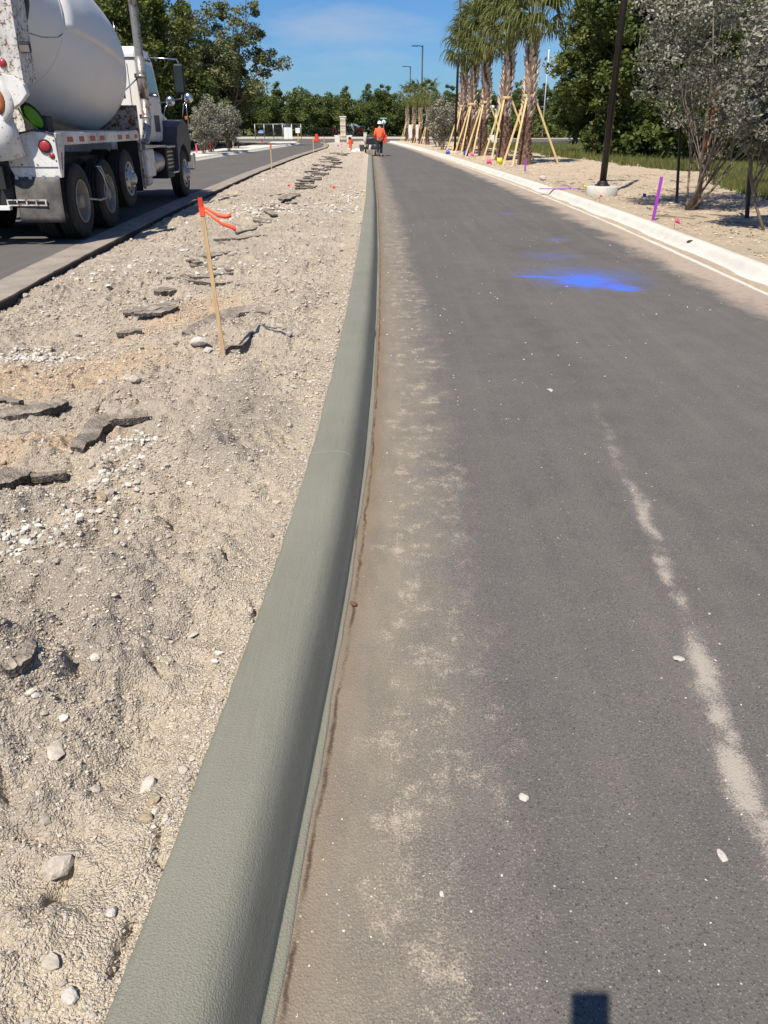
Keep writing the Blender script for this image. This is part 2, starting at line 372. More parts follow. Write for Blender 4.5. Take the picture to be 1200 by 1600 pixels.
def m_dirt(name, pale, grey, tan, zone=True):
    m = NM(name); X, Y, Z = m.xyz()
    col = m.mix(m.rng(m.noise(1.1, 6, .6), .35, .65), grey, pale)
    col = m.mix(m.rng(m.noise(9, 6, .7), .4, .65, 0, .5), col, tuple(x * .72 for x in grey))
    if zone:
        for (cx, cy, ax, ay, rot) in ((-2.3, 5.2, 1.25, .62, .55), (-1.75, 7.0, .5, 1.1, -.3), (-2.1, 3.9, .8, .35, .3)):
            q = m.n('ShaderNodeMapping', {0: m.co(), 'Location': (cx, cy, 0), 'Rotation': (0, 0, rot), 'Scale': (ax, ay, 1)}, vector_type='TEXTURE').outputs[0]
            L = m.n('ShaderNodeVectorMath', {0: m.n('ShaderNodeVectorMath', {0: q, 1: (1, 1, 0)}, operation='MULTIPLY').outputs[0]}, operation='LENGTH').outputs['Value']
            L = m.math('ADD', L, m.math('MULTIPLY', m.math('SUBTRACT', m.noise(2.5, 6, .65), .5), 1.3))
            col = m.mix(m.rng(L, .35, 1.1, .85, 0, True), col, tan)
        for (cx, cy, ax, ay, rot) in ((-1.15, 2.1, .55, .75, -.2), (-.75, 3.9, .3, .9, .1), (-1.9, 3.1, .6, .5, 0)):  # darker soil patches; shade among rough clods is painted into the colour
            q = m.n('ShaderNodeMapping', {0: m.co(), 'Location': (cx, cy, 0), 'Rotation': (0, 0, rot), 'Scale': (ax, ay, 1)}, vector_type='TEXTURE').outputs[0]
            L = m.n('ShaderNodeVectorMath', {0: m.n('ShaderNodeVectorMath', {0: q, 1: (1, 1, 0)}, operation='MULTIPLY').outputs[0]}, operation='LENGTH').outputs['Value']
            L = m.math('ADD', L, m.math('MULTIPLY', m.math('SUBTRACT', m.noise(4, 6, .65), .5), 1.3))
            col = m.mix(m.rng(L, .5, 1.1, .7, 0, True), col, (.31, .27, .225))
        at = m.n('ShaderNodeAttribute'); at.attribute_name = 'kd'; kd = m.math('ADD', at.outputs['Fac'], m.math('MULTIPLY', m.math('SUBTRACT', m.noise(3, 5), .5), .25))
        col = m.mix(m.rng(kd, .08, .38, .75, 0, True), col, (.60, .505, .365))
    # crumbs and chips of limerock
    v = m.n('ShaderNodeTexVoronoi', {'Vector': m.co(), 'Scale': 55.0}); cs = m.n('ShaderNodeSeparateColor', {0: v.outputs['Color']}).outputs
    pk = m.math('MULTIPLY', m.rng(cs[0], .62, .7), m.rng(m.math('ADD', v.outputs['Distance'], m.math('MULTIPLY', cs[1], .25)), .35, .5, 1, 0))
    pk = m.math('MULTIPLY', pk, m.rng(m.noise(3, 4), .4, .6, .25, 1))
    col = m.mix(m.math('MULTIPLY', pk, .7), col, (.58, .54, .49))
    v2 = m.n('ShaderNodeTexVoronoi', {'Vector': m.co(), 'Scale': 150.0}); c2 = m.n('ShaderNodeSeparateColor', {0: v2.outputs['Color']}).outputs
    col = m.mix(m.rng(c2[0], .55, 1, 0, .45), col, (.52, .48, .42)); col = m.mix(m.rng(c2[1], .65, 1, 0, .5), col, (.15, .13, .11))
    v9 = m.n('ShaderNodeTexVoronoi', {'Vector': m.co(), 'Scale': 320.0}).outputs['Distance']
    hg = m.math('ADD', m.math('MULTIPLY', v2.outputs['Distance'], -.8), m.math('ADD', m.math('ADD', m.math('MULTIPLY', m.noise(40, 6, .8), .6), m.math('MULTIPLY', v9, -.4)), m.math('MULTIPLY', pk, .6)))
    nr = m.bump(hg, .9, .012); 
    return m.fin(col, .95, nr, 0, .15)
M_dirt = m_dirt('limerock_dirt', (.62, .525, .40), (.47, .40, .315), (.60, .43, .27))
M_sand = m_dirt('verge_sand', (.66, .53, .37), (.56, .445, .31), (.58, .45, .31), False)
M_base = m_dirt('base_course', (.20, .175, .15), (.15, .13, .11), (.2, .17, .14), False)

def m_conc(name, col, spots=.3, rough=.85, sc=1):
    m = NM(name)
    c = m.mix(m.rng(m.noise(1.7 * sc, 7, .65), .35, .7), col, tuple(x * (1 - spots) for x in col))
    c = m.mix(m.rng(m.noise(26, 5, .7), .5, .75, 0, .3), c, tuple(x * .6 for x in col))
    return m.fin(c, rough, m.bump(m.noise(130, 4, .7), .3, .004))
M_white = m_conc('white_concrete', (.66, .63, .56), .2); M_conc = m_conc('grey_concrete', (.45, .43, .39), .25)
# wet fresh kerb
m = NM('fresh_concrete')
fl = m.noise(1, 6, .6, vec=m.map((150, 3.5, 60)))
gr = m.noise(210, 3, .6)
big = m.noise(2.3, 5, .6)
c = m.mix(m.rng(big, .3, .7), (.185, .182, .140), (.225, .220, .172))
c = m.mix(m.rng(fl, .35, .7, 0, .35), c, (.265, .26, .21))
c = m.mix(m.rng(gr, .52, .75, 0, .45), c, (.12, .125, .10))
hh = m.math('ADD', m.math('MULTIPLY', fl, .5), m.math('ADD', m.math('MULTIPLY', m.noise(330, 3, .7), .9), m.math('MULTIPLY', m.voro(210), .5)))
M_kerb = m.fin(c, m.rng(m.noise(60, 4), .35, .65, .60, .8), m.bump(hh, .8, .0035), 0, .5)

# ------------------------------------------------------------------ ground, roads
def strip(name, mat, xa, xb, y0, y1, z, step=.5, cols=2, attrs=False, smooth=True):
    ys = np.arange(y0, y1 + 1e-6, step); t = np.linspace(0, 1, cols)
    A = np.array([xa(y) for y in ys]); B = np.array([xb(y) for y in ys])
    X = A[:, None] * (1 - t) + B[:, None] * t; Y = np.repeat(ys[:, None], cols, 1); Z = np.full_like(X, z) if not callable(z) else z(X, Y)
    return grid_obj(name, X, Y, Z, mat, smooth)
def grid_obj(name, X, Y, Z, mat, smooth=True):
    n, c = X.shape; V = np.stack([X, Y, Z], -1).reshape(-1, 3); i = np.arange(n * c).reshape(n, c)
    F = np.stack([i[:-1, :-1], i[:-1, 1:], i[1:, 1:], i[1:, :-1]], -1).reshape(-1, 4)
    me = arr_mesh(name, V, F, mat, smooth)
    a = me.attributes.new('kd', 'FLOAT', 'POINT'); a.data.foreach_set('value', np.where((V[:, 0] > KX(V[:, 1])) | (name == 'road'), V[:, 0] - KX(V[:, 1]), KX(V[:, 1]) - KW - V[:, 0]).astype(np.float32))
    a = me.attributes.new('rd', 'FLOAT', 'POINT'); a.data.foreach_set('value', (RX(V[:, 1]) - V[:, 0]).astype(np.float32))
    return put(name, me)
# far ground: one sheet to the horizon
gm = NM('grass_ground')
gc = gm.mix(gm.rng(gm.noise(.25, 7, .65), .35, .65), (.075, .095, .028), (.12, .125, .045))
gc = gm.mix(gm.rng(gm.noise(3, 6, .7), .5, .75, 0, .5), gc, (.2, .17, .1))
M_grass_g = gm.fin(gc, .95, gm.bump(gm.noise(20, 5), .6, .05), 0, .1)
MB().add([(-2500, -600, -.2), (2500, -600, -.2), (2500, 4000, -.2), (-2500, 4000, -.2)], [(0, 1, 2, 3)]).build('ground', M_grass_g)['kind'] = 'structure'
o = strip('road', M_road, lambda y: KX(y) - .1, lambda y: RX(y) + .06, -8, 93, 0, .5, 40); o['kind'] = 'structure'
# second carriageway with its cut edge
o = strip('road', M_road2, lambda y: FX(y) - .05, lambda y: LX(y) - .42, -10, 93.5, 0, .5, 6); o['kind'] = 'structure'
ys = np.arange(-10, 93.6, .12)
jag = LX(ys) + .02 * fbm(ys * 4, ys * 0, 3, 3)
MB_ = MB(); V = []
for y, x in zip(ys, jag): V += [(float(LX(y)) - .44, y, .003), (x, y, .003), (x - .015, y, -.05), (x - .01, y, -.16)]
F = []
for i in range(len(ys) - 1):
    for k in range(3): F.append((i * 4 + k, i * 4 + k + 1, i * 4 + 5 + k, i * 4 + 4 + k))
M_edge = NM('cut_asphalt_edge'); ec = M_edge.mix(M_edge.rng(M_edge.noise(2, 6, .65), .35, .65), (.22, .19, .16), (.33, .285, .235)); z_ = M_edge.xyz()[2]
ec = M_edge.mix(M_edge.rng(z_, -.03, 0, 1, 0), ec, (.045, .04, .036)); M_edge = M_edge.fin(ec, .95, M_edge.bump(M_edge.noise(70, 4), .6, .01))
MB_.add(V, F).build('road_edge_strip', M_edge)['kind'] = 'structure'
# cross street, light concrete road beyond, grass, sidewalk
MB().add([(-90, 92.8, -.012), (130, 92.8, -.012), (130, 119, -.012), (-90, 119, -.012)], [(0, 1, 2, 3)]).build('cross_street', M_road2)['kind'] = 'structure'
M_pale = m_conc('pale_pavement', (.52, .475, .40), .2)
MB().box((-90, 119, -.1), (200, 138, .03)).build('far_pavement', M_pale)['kind'] = 'structure'
# median dirt
def med_grid(y0, y1, ratio, x0f, cols, pw):
    n = int(math.log(y1 / y0) / math.log(ratio)); ys = y0 * ratio ** np.arange(n + 1); t = np.linspace(0, 1, cols) ** pw
    kr = KX(ys) - KW + .012; l = LX(ys) - .0
    X = kr[:, None] + (l - kr)[:, None] * t[None]; Y = np.repeat(ys[:, None], cols, 1)
    return X, Y
X, Y = med_grid(.45, 93, 1.0052, 0, 430, 1.25)
Z = med_h(X, Y)
ragged = .012 * fbm(Y[:, 0] * 14, Y[:, 0] * 0, 8, 3) ; X[:, 0] += 0
Z[:, :2] -= .02 + .03 * vn(Y[:, :2] * 9, Y[:, :2] * 0, 3)
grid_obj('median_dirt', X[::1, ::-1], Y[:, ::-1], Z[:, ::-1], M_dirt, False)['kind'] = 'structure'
ys = np.linspace(-8, .46, 60); tt = np.linspace(0, 1, 60)
X = (LX(ys))[:, None] * (1 - tt) + (KX(ys) - KW)[:, None] * tt; Y = np.repeat(ys[:, None], 60, 1)
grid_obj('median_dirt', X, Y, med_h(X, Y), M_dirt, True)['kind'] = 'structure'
# right verge
ys = np.concatenate([np.linspace(-8, 6, 30)[:-1], np.geomspace(6, 95, 420)]); t = np.linspace(0, 1, 150) ** 1.5
xa = RX(ys) + .42; xb = xa + np.interp(ys, [0, 15, 22, 36, 60, 95], [6, 9, 9, 8, 7, 8])
X = xa[:, None] + (xb - xa)[:, None] * t[None]; Y = np.repeat(ys[:, None], 150, 1)
Z = verge_h(X, Y); Z[:, -1] = -.25
grid_obj('verge_sand', X, Y, Z, M_sand, True)['kind'] = 'structure'
# left verge: concrete pavement then mulch
strip('sidewalk', M_white, lambda y: FX(y) - 2.9, lambda y: FX(y) - .28, -8, 90, .13, 1, 2)['kind'] = 'structure'
M_mulch = m_dirt('mulch', (.15, .12, .09), (.09, .07, .055), (.2, .16, .12), False)
strip('verge_mulch', M_mulch, lambda y: FX(y) - 16, lambda y: FX(y) - 2.9, -8, 88, lambda X, Y: .1 + .06 * fbm(X, Y, 3, 4), .5, 30)['kind'] = 'structure'
strip('verge_sand', M_sand, lambda y: -18., lambda y: FX(y) - .3 if y < 93 else -9., 88, 93, .06, .5, 8)['kind'] = 'structure'

# ------------------------------------------------------------------ kerbs
def sweep(name, prof, ys, xf, mat, mod=None, cap=True):
    n = len(prof); V = []; F = []
    for j, y in enumerate(ys):
        x0 = float(xf(y)); sl = (float(xf(y + .1)) - float(xf(y - .1))) / .2
        for (px_, pz) in prof:
            d = px_ ; zz = pz
            if mod: d, zz = mod(px_, pz, y)
            V.append((x0 + d, y - d * sl, zz))
    for j in range(len(ys) - 1):
        for k in range(n - 1):
            a = j * n + k; F.append((a, a + n, a + n + 1, a + 1))
    b = MB(); b.add(V, F, True)
    if cap: b.add(V[:n], [tuple(range(n))]); b.add(V[-n:], [tuple(range(n))[::-1]])
    return b
prof = [(-.27, -.04), (-.27, .140), (-.262, .153), (-.245, .158), (-.20, .161), (-.15, .1625), (-.125, .161), (-.108, .1575), (-.093, .151), (-.081, .141), (-.070, .130), (-.060, .114), (-.048, .086), (-.036, .055), (-.026, .029), (-.018, .012), (-.0175, .0075), (-.0155, .0048), (-.013, .0043), (-.004, .004), (.003, .003), (.005, -.01)]
def kmod(d, z, y):
    lip = 1 if d > -.006 else 0
    if lip: d = d + (.010 * float(fbm(np.array(y * 3.1), np.array(d * 3), 21, 3)) + (.006 * math.sin(y * 1.7)) if d > -.006 else 0)
    jt = 3.47 + .12 * (d + .2)
    g = math.exp(-((y - jt) / .006) ** 2) * .004 + (math.exp(-((y - 14.2) / .03) ** 2) + math.exp(-((y - 8.3) / .012) ** 2) + math.exp(-((y - 26) / .05) ** 2)) * .003
    if z > .01: z = z - g + .0009 * float(fbm(np.array(y * 2.5), np.array(d * 30), 22, 2))
    if d < -.255: d = d + .006 * float(fbm(np.array(y * 9), np.array(z * 3), 23, 3))
    return d, z
kys = np.unique(np.concatenate([np.arange(-6, .5, .25), np.arange(.5, 3.4, .02), np.arange(3.4, 3.54, .003), np.arange(3.54, 8, .04), np.arange(8, 20, .1), np.arange(20, 47.6, .5)]))
o = sweep('kerb', prof, kys, KX, M_kerb, kmod).build('fresh_kerb', M_kerb)
tag(o, 'smooth grey-green freshly laid wet concrete kerb running between dirt and asphalt', 'kerb')
rp = [(0, -.02), (0, .006), (.27, -.008 + .004), (.30, .02), (.335, .115), (.36, .145), (.39, .152), (.49, .152), (.50, .14), (.50, -.02)]
rp = [(0, -.02), (0, .010), (.17, .004), (.215, .010), (.25, .04), (.285, .092), (.31, .122), (.335, .136), (.445, .138), (.455, .128), (.455, -.02)]
o = sweep('k', rp, np.arange(-8, 95, .5), RX, M_white).build('white_kerb', M_white)
tag(o, 'cured white concrete kerb and gutter beside the sandy verge', 'kerb')
gs = []
for y in np.arange(4, 92, 3.0): gs.append(y)
lp = [(0, -.02), (0, .006), (-.24, .008), (-.27, .12), (-.29, .135), (-.36, .1325), (-.36, -.02)]
o = sweep('k', lp[::-1], np.arange(-8, 93, 1.0), FX, M_white).build('white_kerb', M_white)
tag(o, 'white concrete kerb along the pavement beyond the mixer truck', 'kerb')
# ragged sand drift in the gutter pan
gy = np.arange(3, 60, .08); V = []; F = []
for y in gy:
    a = float(RX(y)); w0 = .02 + .05 * float(vn(np.array(y * 1.9), np.array(0.), 61)); w1 = .10 + .13 * float(vn(np.array(y * 1.3), np.array(3.), 62))
    V += [(a + w0, y, .0085), (a + (w0 + w1) / 2, y, .017), (a + w1 + .03, y, .009)]
for i in range(len(gy) - 1): F += [(i * 3, i * 3 + 1, i * 3 + 4, i * 3 + 3), (i * 3 + 1, i * 3 + 2, i * 3 + 5, i * 3 + 4)]
MB().add(V, F, True).build('gutter_sand', M_sand)['kind'] = 'stuff'

# ------------------------------------------------------------------ gravel
ICO = []
ph = (1 + 5 ** .5) / 2
for a, b in ((1, ph), (-1, ph), (1, -ph), (-1, -ph)): ICO += [(0, a, b), (a, b, 0), (b, 0, a)]
ICO = np.array(ICO) / math.sqrt(1 + ph * ph)
def hull_faces(P):
    import bmesh
    b = bmesh.new(); [b.verts.new(p) for p in P]; b.verts.ensure_lookup_table(); bmesh.ops.convex_hull(b, input=b.verts); b.verts.index_update()
    f = [[v.index for v in q.verts] for q in b.faces]; b.free(); return np.array([q for q in f if len(q) == 3])
ICOF = hull_faces(ICO)
OCT = np.array([(1, 0, 0), (-1, 0, 0), (0, 1, 0), (0, -1, 0), (0, 0, 1), (0, 0, -1)], float); OCTF = hull_faces(OCT)
def stones(name, x, y, z, r, mat, base=ICO, faces=ICOF, flat=.65, sink=.25, seed=1):
    g = np.random.default_rng(seed); n = len(x); nv = len(base)
    P = base[None] * (1 + g.uniform(-.28, .28, (n, nv, 1))) + g.uniform(-.12, .12, (n, nv, 3))
    sc = np.stack([g.uniform(.7, 1.35, n), g.uniform(.6, 1.1, n), g.uniform(flat * .6, flat * 1.2, n)], -1) * r[:, None]
    P = P * sc[:, None]
    a = g.uniform(0, 2 * np.pi, n); tl = g.uniform(-.5, .5, n)
    ca, sa, ct, st_ = np.cos(a), np.sin(a), np.cos(tl), np.sin(tl)
    x1 = P[..., 0]; y1 = P[..., 1] * ct[:, None] - P[..., 2] * st_[:, None]; z1 = P[..., 1] * st_[:, None] + P[..., 2] * ct[:, None]
    Q = np.stack([x1 * ca[:, None] - y1 * sa[:, None] + x[:, None], x1 * sa[:, None] + y1 * ca[:, None] + y[:, None], z1 + (z + r * (flat - sink) * .9)[:, None]], -1)
    F = (faces[None] + (np.arange(n) * nv)[:, None, None]).reshape(-1, 3)
    return put(name, arr_mesh(name, Q.reshape(-1, 3), F, mat, False, np.repeat(g.uniform(0, 1, n), nv)))
def m_stone(name, ramp):
    m = NM(name); at = m.n('ShaderNodeAttribute'); at.attribute_name = 'tint'
    r = m.n('ShaderNodeValToRGB', {0: at.outputs['Fac']}); el = r.color_ramp.elements
    for i, (p, c) in enumerate(ramp):
        if i < 2: el[i].position = p; el[i].color = c4(c)
        else: e = el.new(p); e.color = c4(c)
    c = m.mix(m.rng(m.noise(45, 5, .7), .4, .7, 0, .35), r.outputs[0], (.30, .26, .22))
    return m.fin(c, .9, m.bump(m.noise(120, 4), .4, .004), 0, .2)
M_stone = m_stone('limestone_chips', [(0, (.31, .275, .235)), (1, (.68, .62, .54)), (.45, (.40, .365, .32)), (.75, (.52, .48, .42)), (.9, (.42, .33, .24))])
def scatter(n, y0, y1, rlo, rhi, seed, dens=1.0, clump=None, pw=3.0):
    g = np.random.default_rng(seed); yy = y0 * (y1 / y0) ** (g.uniform(0, 1, n) ** dens)
    kr = KX(yy) - KW; l = np.maximum(LX(yy), -.62 * (yy + .9) - .3); xx = kr - .01 + (l - kr) * g.uniform(0, 1, n)
    keep = vn(xx * 1.7, yy * 1.5, 55) * .75 + vn(xx * 5, yy * 5, 56) * .45 > g.uniform(.15, .95, n)
    xx, yy = xx[keep], yy[keep]; r = rlo * (rhi / rlo) ** (g.uniform(0, 1, len(xx)) ** pw)
    r = r * np.clip(.45 + yy / 6, .55, 1.6)
    return xx, yy, med_h(xx, yy), r
x, y, z, r = scatter(17000, .75, 30, .003, .024, 3, .8, pw=4.5)
stones('gravel', x, y, z, r, M_stone, seed=2)['kind'] = 'stuff'
M_crumb = m_stone('soil_crumbs', [(0, (.34, .28, .21)), (1, (.66, .58, .47)), (.5, (.49, .42, .33))])
x, y, z, r = scatter(210000, .7, 10, .0022, .0085, 4, .9, pw=2.0)
stones('gravel', x, y, z, r, M_crumb, OCT, OCTF, flat=.8, seed=5)['kind'] = 'stuff'
# heaps of pale crushed rock
hx = []; hy = []; g = np.random.default_rng(12)
for (px_, py_, n_, sx_, sy_) in ((50, 545, 300, .26, .12), (120, 835, 90, .12, .10), (30, 880, 120, .10, .07), (400, 330, 260, .5, .9), (250, 420, 200, .8, .9), (540, 320, 120, .3, 2), (230, 700, 160, .15, .15), (190, 770, 120, .1, .12), (480, 260, 200, .7, 5)):
    cx, cy = gp(px_, py_, .04); hx.append(cx + g.normal(0, sx_, n_)); hy.append(cy + g.normal(0, sy_, n_))
x = np.concatenate(hx); y = np.concatenate(hy); k = (x < KX(y) - KW - .03) & (x > LX(y) + .05) & (y > .6); x, y = x[k], y[k]
stones('gravel', x, y, med_h(x, y), g.uniform(.005, .018, len(x)) * np.clip(.55 + y / 8, .7, 2.5), m_stone('white_rock', [(0, (.42, .38, .33)), (1, (.70, .67, .61))]), seed=8)['kind'] = 'stuff'
# crumbs on the asphalt and against the kerb back
n = 900; y = .8 * 22 ** rng.uniform(0, 1, n); x = KX(y) + .05 + rng.uniform(0, 1, n) ** 1.6 * 3.6; k = vn(x * 2, y * 2, 9) > .42
x, y = x[k], y[k]; stones('road_crumbs', x, y, x * 0 + .001, rng.uniform(.0015, .005, len(x)) * np.clip(.5 + y / 5, .6, 2), m_stone('crumbs', [(0, (.45, .42, .38)), (1, (.75, .72, .66))]), OCT, OCTF, sink=.1, seed=9)['kind'] = 'stuff'
n = 2600; y = .7 * 20 ** rng.uniform(0, 1, n); x = KX(y) - KW - .002 - rng.uniform(0, .05, n) ** 1.0
stones('kerb_edge_crumbs', x, y, med_h(x, y), rng.uniform(.002, .0065, n) * np.clip(.6 + y / 6, .7, 2), M_stone, OCT, OCTF, sink=.1, seed=10)['kind'] = 'stuff'
# verge stones
n = 6000; y = 8 * 8 ** rng.uniform(0, 1, n); x = RX(y) + .6 + rng.uniform(0, 1, n) ** 1.3 * 7
stones('gravel', x, y, verge_h(x, y), rng.uniform(0, 1, n) ** 2 * .030 * np.clip(.5 + y / 30, .6, 1.7) + .006, m_stone('verge_chips', [(0, (.40, .31, .22)), (1, (.62, .51, .39))]), OCT, OCTF, flat=.5, seed=11)['kind'] = 'stuff'
# individual rocks that stand out
def rock(px_, py_, w_, label, mat, zz=.03, seed=0, h=.6, name='stone'):
    cx, cy = gpt(px_, py_) if px_ < 545 else gp(px_, py_, 0); g = np.random.default_rng(seed + 100); d = math.hypot(cy, 1.5)
    rr = w_ / 1200 * d / 2 * .88
    b = MB(); V = []
    P = ICO.copy(); F = ICOF
    # one subdivision, then roughen
    Vl = [Vector(p) for p in P]; Fl = []; mid_ = {}
    def mp_(a, b_):
        k_ = (min(a, b_), max(a, b_))
        if k_ not in mid_: mid_[k_] = len(Vl); Vl.append((Vl[a] + Vl[b_]).normalized())
        return mid_[k_]
    for a, b_, c_ in F:
        ab, bc, ca_ = mp_(a, b_), mp_(b_, c_), mp_(c_, a); Fl += [(a, ab, ca_), (ab, b_, bc), (ca_, bc, c_), (ab, bc, ca_)]
    V = [v * (1 + g.uniform(-.17, .17)) for v in Vl]; V = [(v.x * rr * 1.15, v.y * rr * .85, v.z * rr * h) for v in V]
    o = MB().add(V, Fl).build(name, mat)
    o.location = (cx, cy, (float(med_h(cx, cy)) if px_ < 600 else 0) + rr * h * .55); o.rotation_euler = (g.uniform(-.3, .3), g.uniform(-.3, .3), g.uniform(0, 6))
    return tag(o, label, 'stone')
M_r1 = plain('rock_pale', (.43, .38, .31), .9, var=.3, sc=40, bump=.5, bsc=90); M_r2 = plain('rock_tan', (.34, .27, .18), .9, var=.35, sc=40, bump=.5, bsc=90)
M_r3 = plain('rock_white', (.50, .465, .41), .9, var=.1, sc=40, bump=.5, bsc=90)
rock(92, 1361, 46, 'flat beige stone at the head of a dark crack in the dirt', M_r1, seed=1)
rock(232, 1233, 30, 'pale wedge stone lying just above two brown stones by the kerb', M_r3, seed=2)
rock(240, 1255, 22, 'brown stone, upper one of a pair beside the green-grey kerb', M_r2, seed=3)
rock(228, 1280, 24, 'brown stone, lower one of a pair beside the green-grey kerb', M_r2, seed=4)
rock(87, 1176, 34, 'rounded beige stone half sunk in the near dirt', M_r1, seed=5, h=.4)
rock(175, 1430, 20, 'small white stone in pale dirt near the bottom edge', M_r3, seed=6)
rock(110, 1560, 26, 'white rounded stone at the very bottom of the dirt', M_r3, seed=7)
rock(80, 1508, 28, 'grey-white stone beside a small brown stone at the end of the crack', M_r1, seed=8)
rock(818, 1247, 16, 'small white stone alone on the asphalt', M_r3, seed=9, h=.5)
rock(1128, 1338, 20, 'white crumbled lump on the asphalt near the powder streak', M_r3, seed=10, h=.3)
rock(1060, 1030, 20, 'flat white chip on the asphalt beside the powder streak', M_r3, seed=11, h=.3)
rock(690, 1398, 9, 'tiny white pebble on the asphalt near the bottom', M_r3, seed=12, h=.5)
rock(860, 611, 12, 'small white chip on the asphalt in mid lane', M_r3, seed=13, h=.4)
rock(200, 595, 18, 'pale stone on the tan sand patch', M_r1, seed=14)
rock(212, 600, 22, 'cream stone in the tan dirt uphill of the curled slab', M_r1, seed=15)
rock(312, 545, 26, 'bright white stone among grey crumbs behind the wooden stake', M_r3, seed=16)
rock(160, 783, 22, 'brown stone in grey gravel below the curled asphalt slab', M_r2, seed=17)
rock(553, 946, 14, 'rust-coloured lump stuck on the kerb lip', plain('clay', (.16, .075, .035), .8, var=.3), seed=18, h=.5).location = (*gp(553, 946, 0), .008)

# ------------------------------------------------------------------ broken asphalt slabs in the median
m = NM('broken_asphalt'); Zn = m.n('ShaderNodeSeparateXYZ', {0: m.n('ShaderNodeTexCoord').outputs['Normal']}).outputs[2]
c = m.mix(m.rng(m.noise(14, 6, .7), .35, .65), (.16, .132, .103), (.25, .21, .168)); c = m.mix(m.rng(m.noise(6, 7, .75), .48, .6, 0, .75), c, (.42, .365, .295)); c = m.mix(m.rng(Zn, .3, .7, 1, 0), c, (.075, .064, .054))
v = m.n('ShaderNodeTexVoronoi', {'Vector': m.co(), 'Scale': 90.0}); cs = m.n('ShaderNodeSeparateColor', {0: v.outputs['Color']}).outputs[0]
c = m.mix(m.rng(cs, .75, .9, 0, .5), c, (.33, .3, .26))
M_slab = m.fin(c, .95, m.bump(m.math('ADD', v.outputs['Distance'], m.noise(30, 5, .7)), .7, .01))
def slab(pts, wid, th, label, zlift=.0, seed=0, tilt=0, curl=0):
    """pts: photo spots along the slab's axis"""
    g = np.random.default_rng(seed); P = [gpt(a, b) for a, b in pts]
    n = max(9, 5 * len(P)); tt = np.linspace(0, 1, n); xs = np.interp(tt, np.linspace(0, 1, len(P)), [p[0] for p in P]); yy = np.interp(tt, np.linspace(0, 1, len(P)), [p[1] for p in P])
    cx, cy = xs.mean(), yy.mean(); z0 = float(med_h(cx, cy, False))
    V = []; F = []
    for i in range(n):
        d = Vector((xs[min(i + 1, n - 1)] - xs[max(i - 1, 0)], yy[min(i + 1, n - 1)] - yy[max(i - 1, 0)])).normalized(); nn = Vector((-d.y, d.x))
        e = .35 + .65 * math.sin(math.pi * min(max(tt[i], .04), .96)) ** .45
        wl = wid * e * (.5 + .2 * (float(vn(np.array(tt[i] * n / 3.5), np.array(seed * 3.), 5)) - .5) + g.uniform(-.03, .03)); wr = wid * e * (.5 + .2 * (float(vn(np.array(tt[i] * n / 3.), np.array(seed * 7.), 6)) - .5) + g.uniform(-.03, .03))
        zz = .6 * z0 + .4 * float(med_h(xs[i], yy[i], False)) + zlift + curl * math.sin(tt[i] * 3.1) + .012 + .003 * g.normal()
        for (sx_, dz) in ((-wl, 0), (-wl * .2, .006), (wr * .5, .004), (wr, 0)):
            V.append((xs[i] - cx + nn.x * sx_, yy[i] - cy + nn.y * sx_, zz - z0 + th * .6 + dz + tilt * sx_))
        for sx_ in (wr * .93, -wl * .93): V.append((xs[i] - cx + nn.x * sx_, yy[i] - cy + nn.y * sx_, zz - z0 - .01 + tilt * sx_))
    for i in range(n - 1):
        for k in range(6): F.append((i * 6 + k, i * 6 + (k + 1) % 6, i * 6 + 6 + (k + 1) % 6, i * 6 + 6 + k))
    F += [tuple(range(6))[::-1], tuple(range((n - 1) * 6, n * 6))]
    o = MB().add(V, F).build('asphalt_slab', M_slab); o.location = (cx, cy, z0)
    return tag(o, label, 'asphalt slab', 'broken asphalt strips lying in the median')
slab([(292, 530), (330, 512), (370, 497), (422, 484)], .13, .035, 'long curved asphalt strip lying behind the orange-ribboned stake', .01, 1, .35)
slab([(352, 556), (385, 545), (418, 508)], .035, .03, 'thin dark crust edge poking up beside the foot of the wooden stake', -.005, 2)
slab([(194, 497), (235, 488), (286, 473)], .11, .03, 'flat grey asphalt strip, rear one of an overlapping pair', .0, 3, .1)
slab([(212, 502), (250, 494), (276, 484)], .09, .03, 'shorter grey asphalt strip lying on the front of an overlapping pair', .02, 4, .1)
slab([(246, 462), (260, 458), (271, 460)], .16, .05, 'small square asphalt block standing near the overlapping strips', .01, 5)
slab([(220, 472), (238, 470), (259, 467)], .07, .02, 'thin sliver of asphalt touching the small square block', 0, 6)
slab([(183, 528), (200, 524), (222, 522)], .09, .045, 'dark rounded lump of asphalt alone on the tan sand', .0, 7)
slab([(122, 708), (150, 688), (172, 668), (200, 661), (232, 655)], .11, .05, 'curled brown asphalt slab with a deep black gap beneath', .02, 8, .25, .01)
slab([(-10, 658), (30, 652), (70, 644), (104, 640)], .13, .05, 'smooth rounded asphalt slab among tan dirt at the picture edge', .0, 9, .15)
slab([(-12, 634), (10, 632), (35, 637)], .07, .04, 'small dark asphalt scrap behind the smooth rounded slab', .01, 10)
slab([(-8, 772), (20, 756), (45, 748)], .10, .05, 'reddish asphalt crust broken off and leaning into gravel', .015, 11, .3)
slab([(40, 752), (70, 757), (106, 752)], .05, .04, 'thin crust finger pointing towards the kerb from the reddish crust', .015, 12)
slab([(10, 1062), (40, 1044), (58, 1030)], .05, .03, 'dark scrap of crust on the rough near mound', -.005, 13)
slab([(292, 410), (303, 407), (312, 415)], .13, .045, 'dark wedge of asphalt facing the stake, hindmost of its cluster', .0, 14)
slab([(318, 404), (340, 398), (357, 393)], .22, .03, 'broad grey asphalt flake immediately behind the stake', 0, 15)
slab([(300, 422), (330, 420), (362, 424)], .09, .03, 'flat asphalt strip crossing behind the stake at mid height', 0, 16)
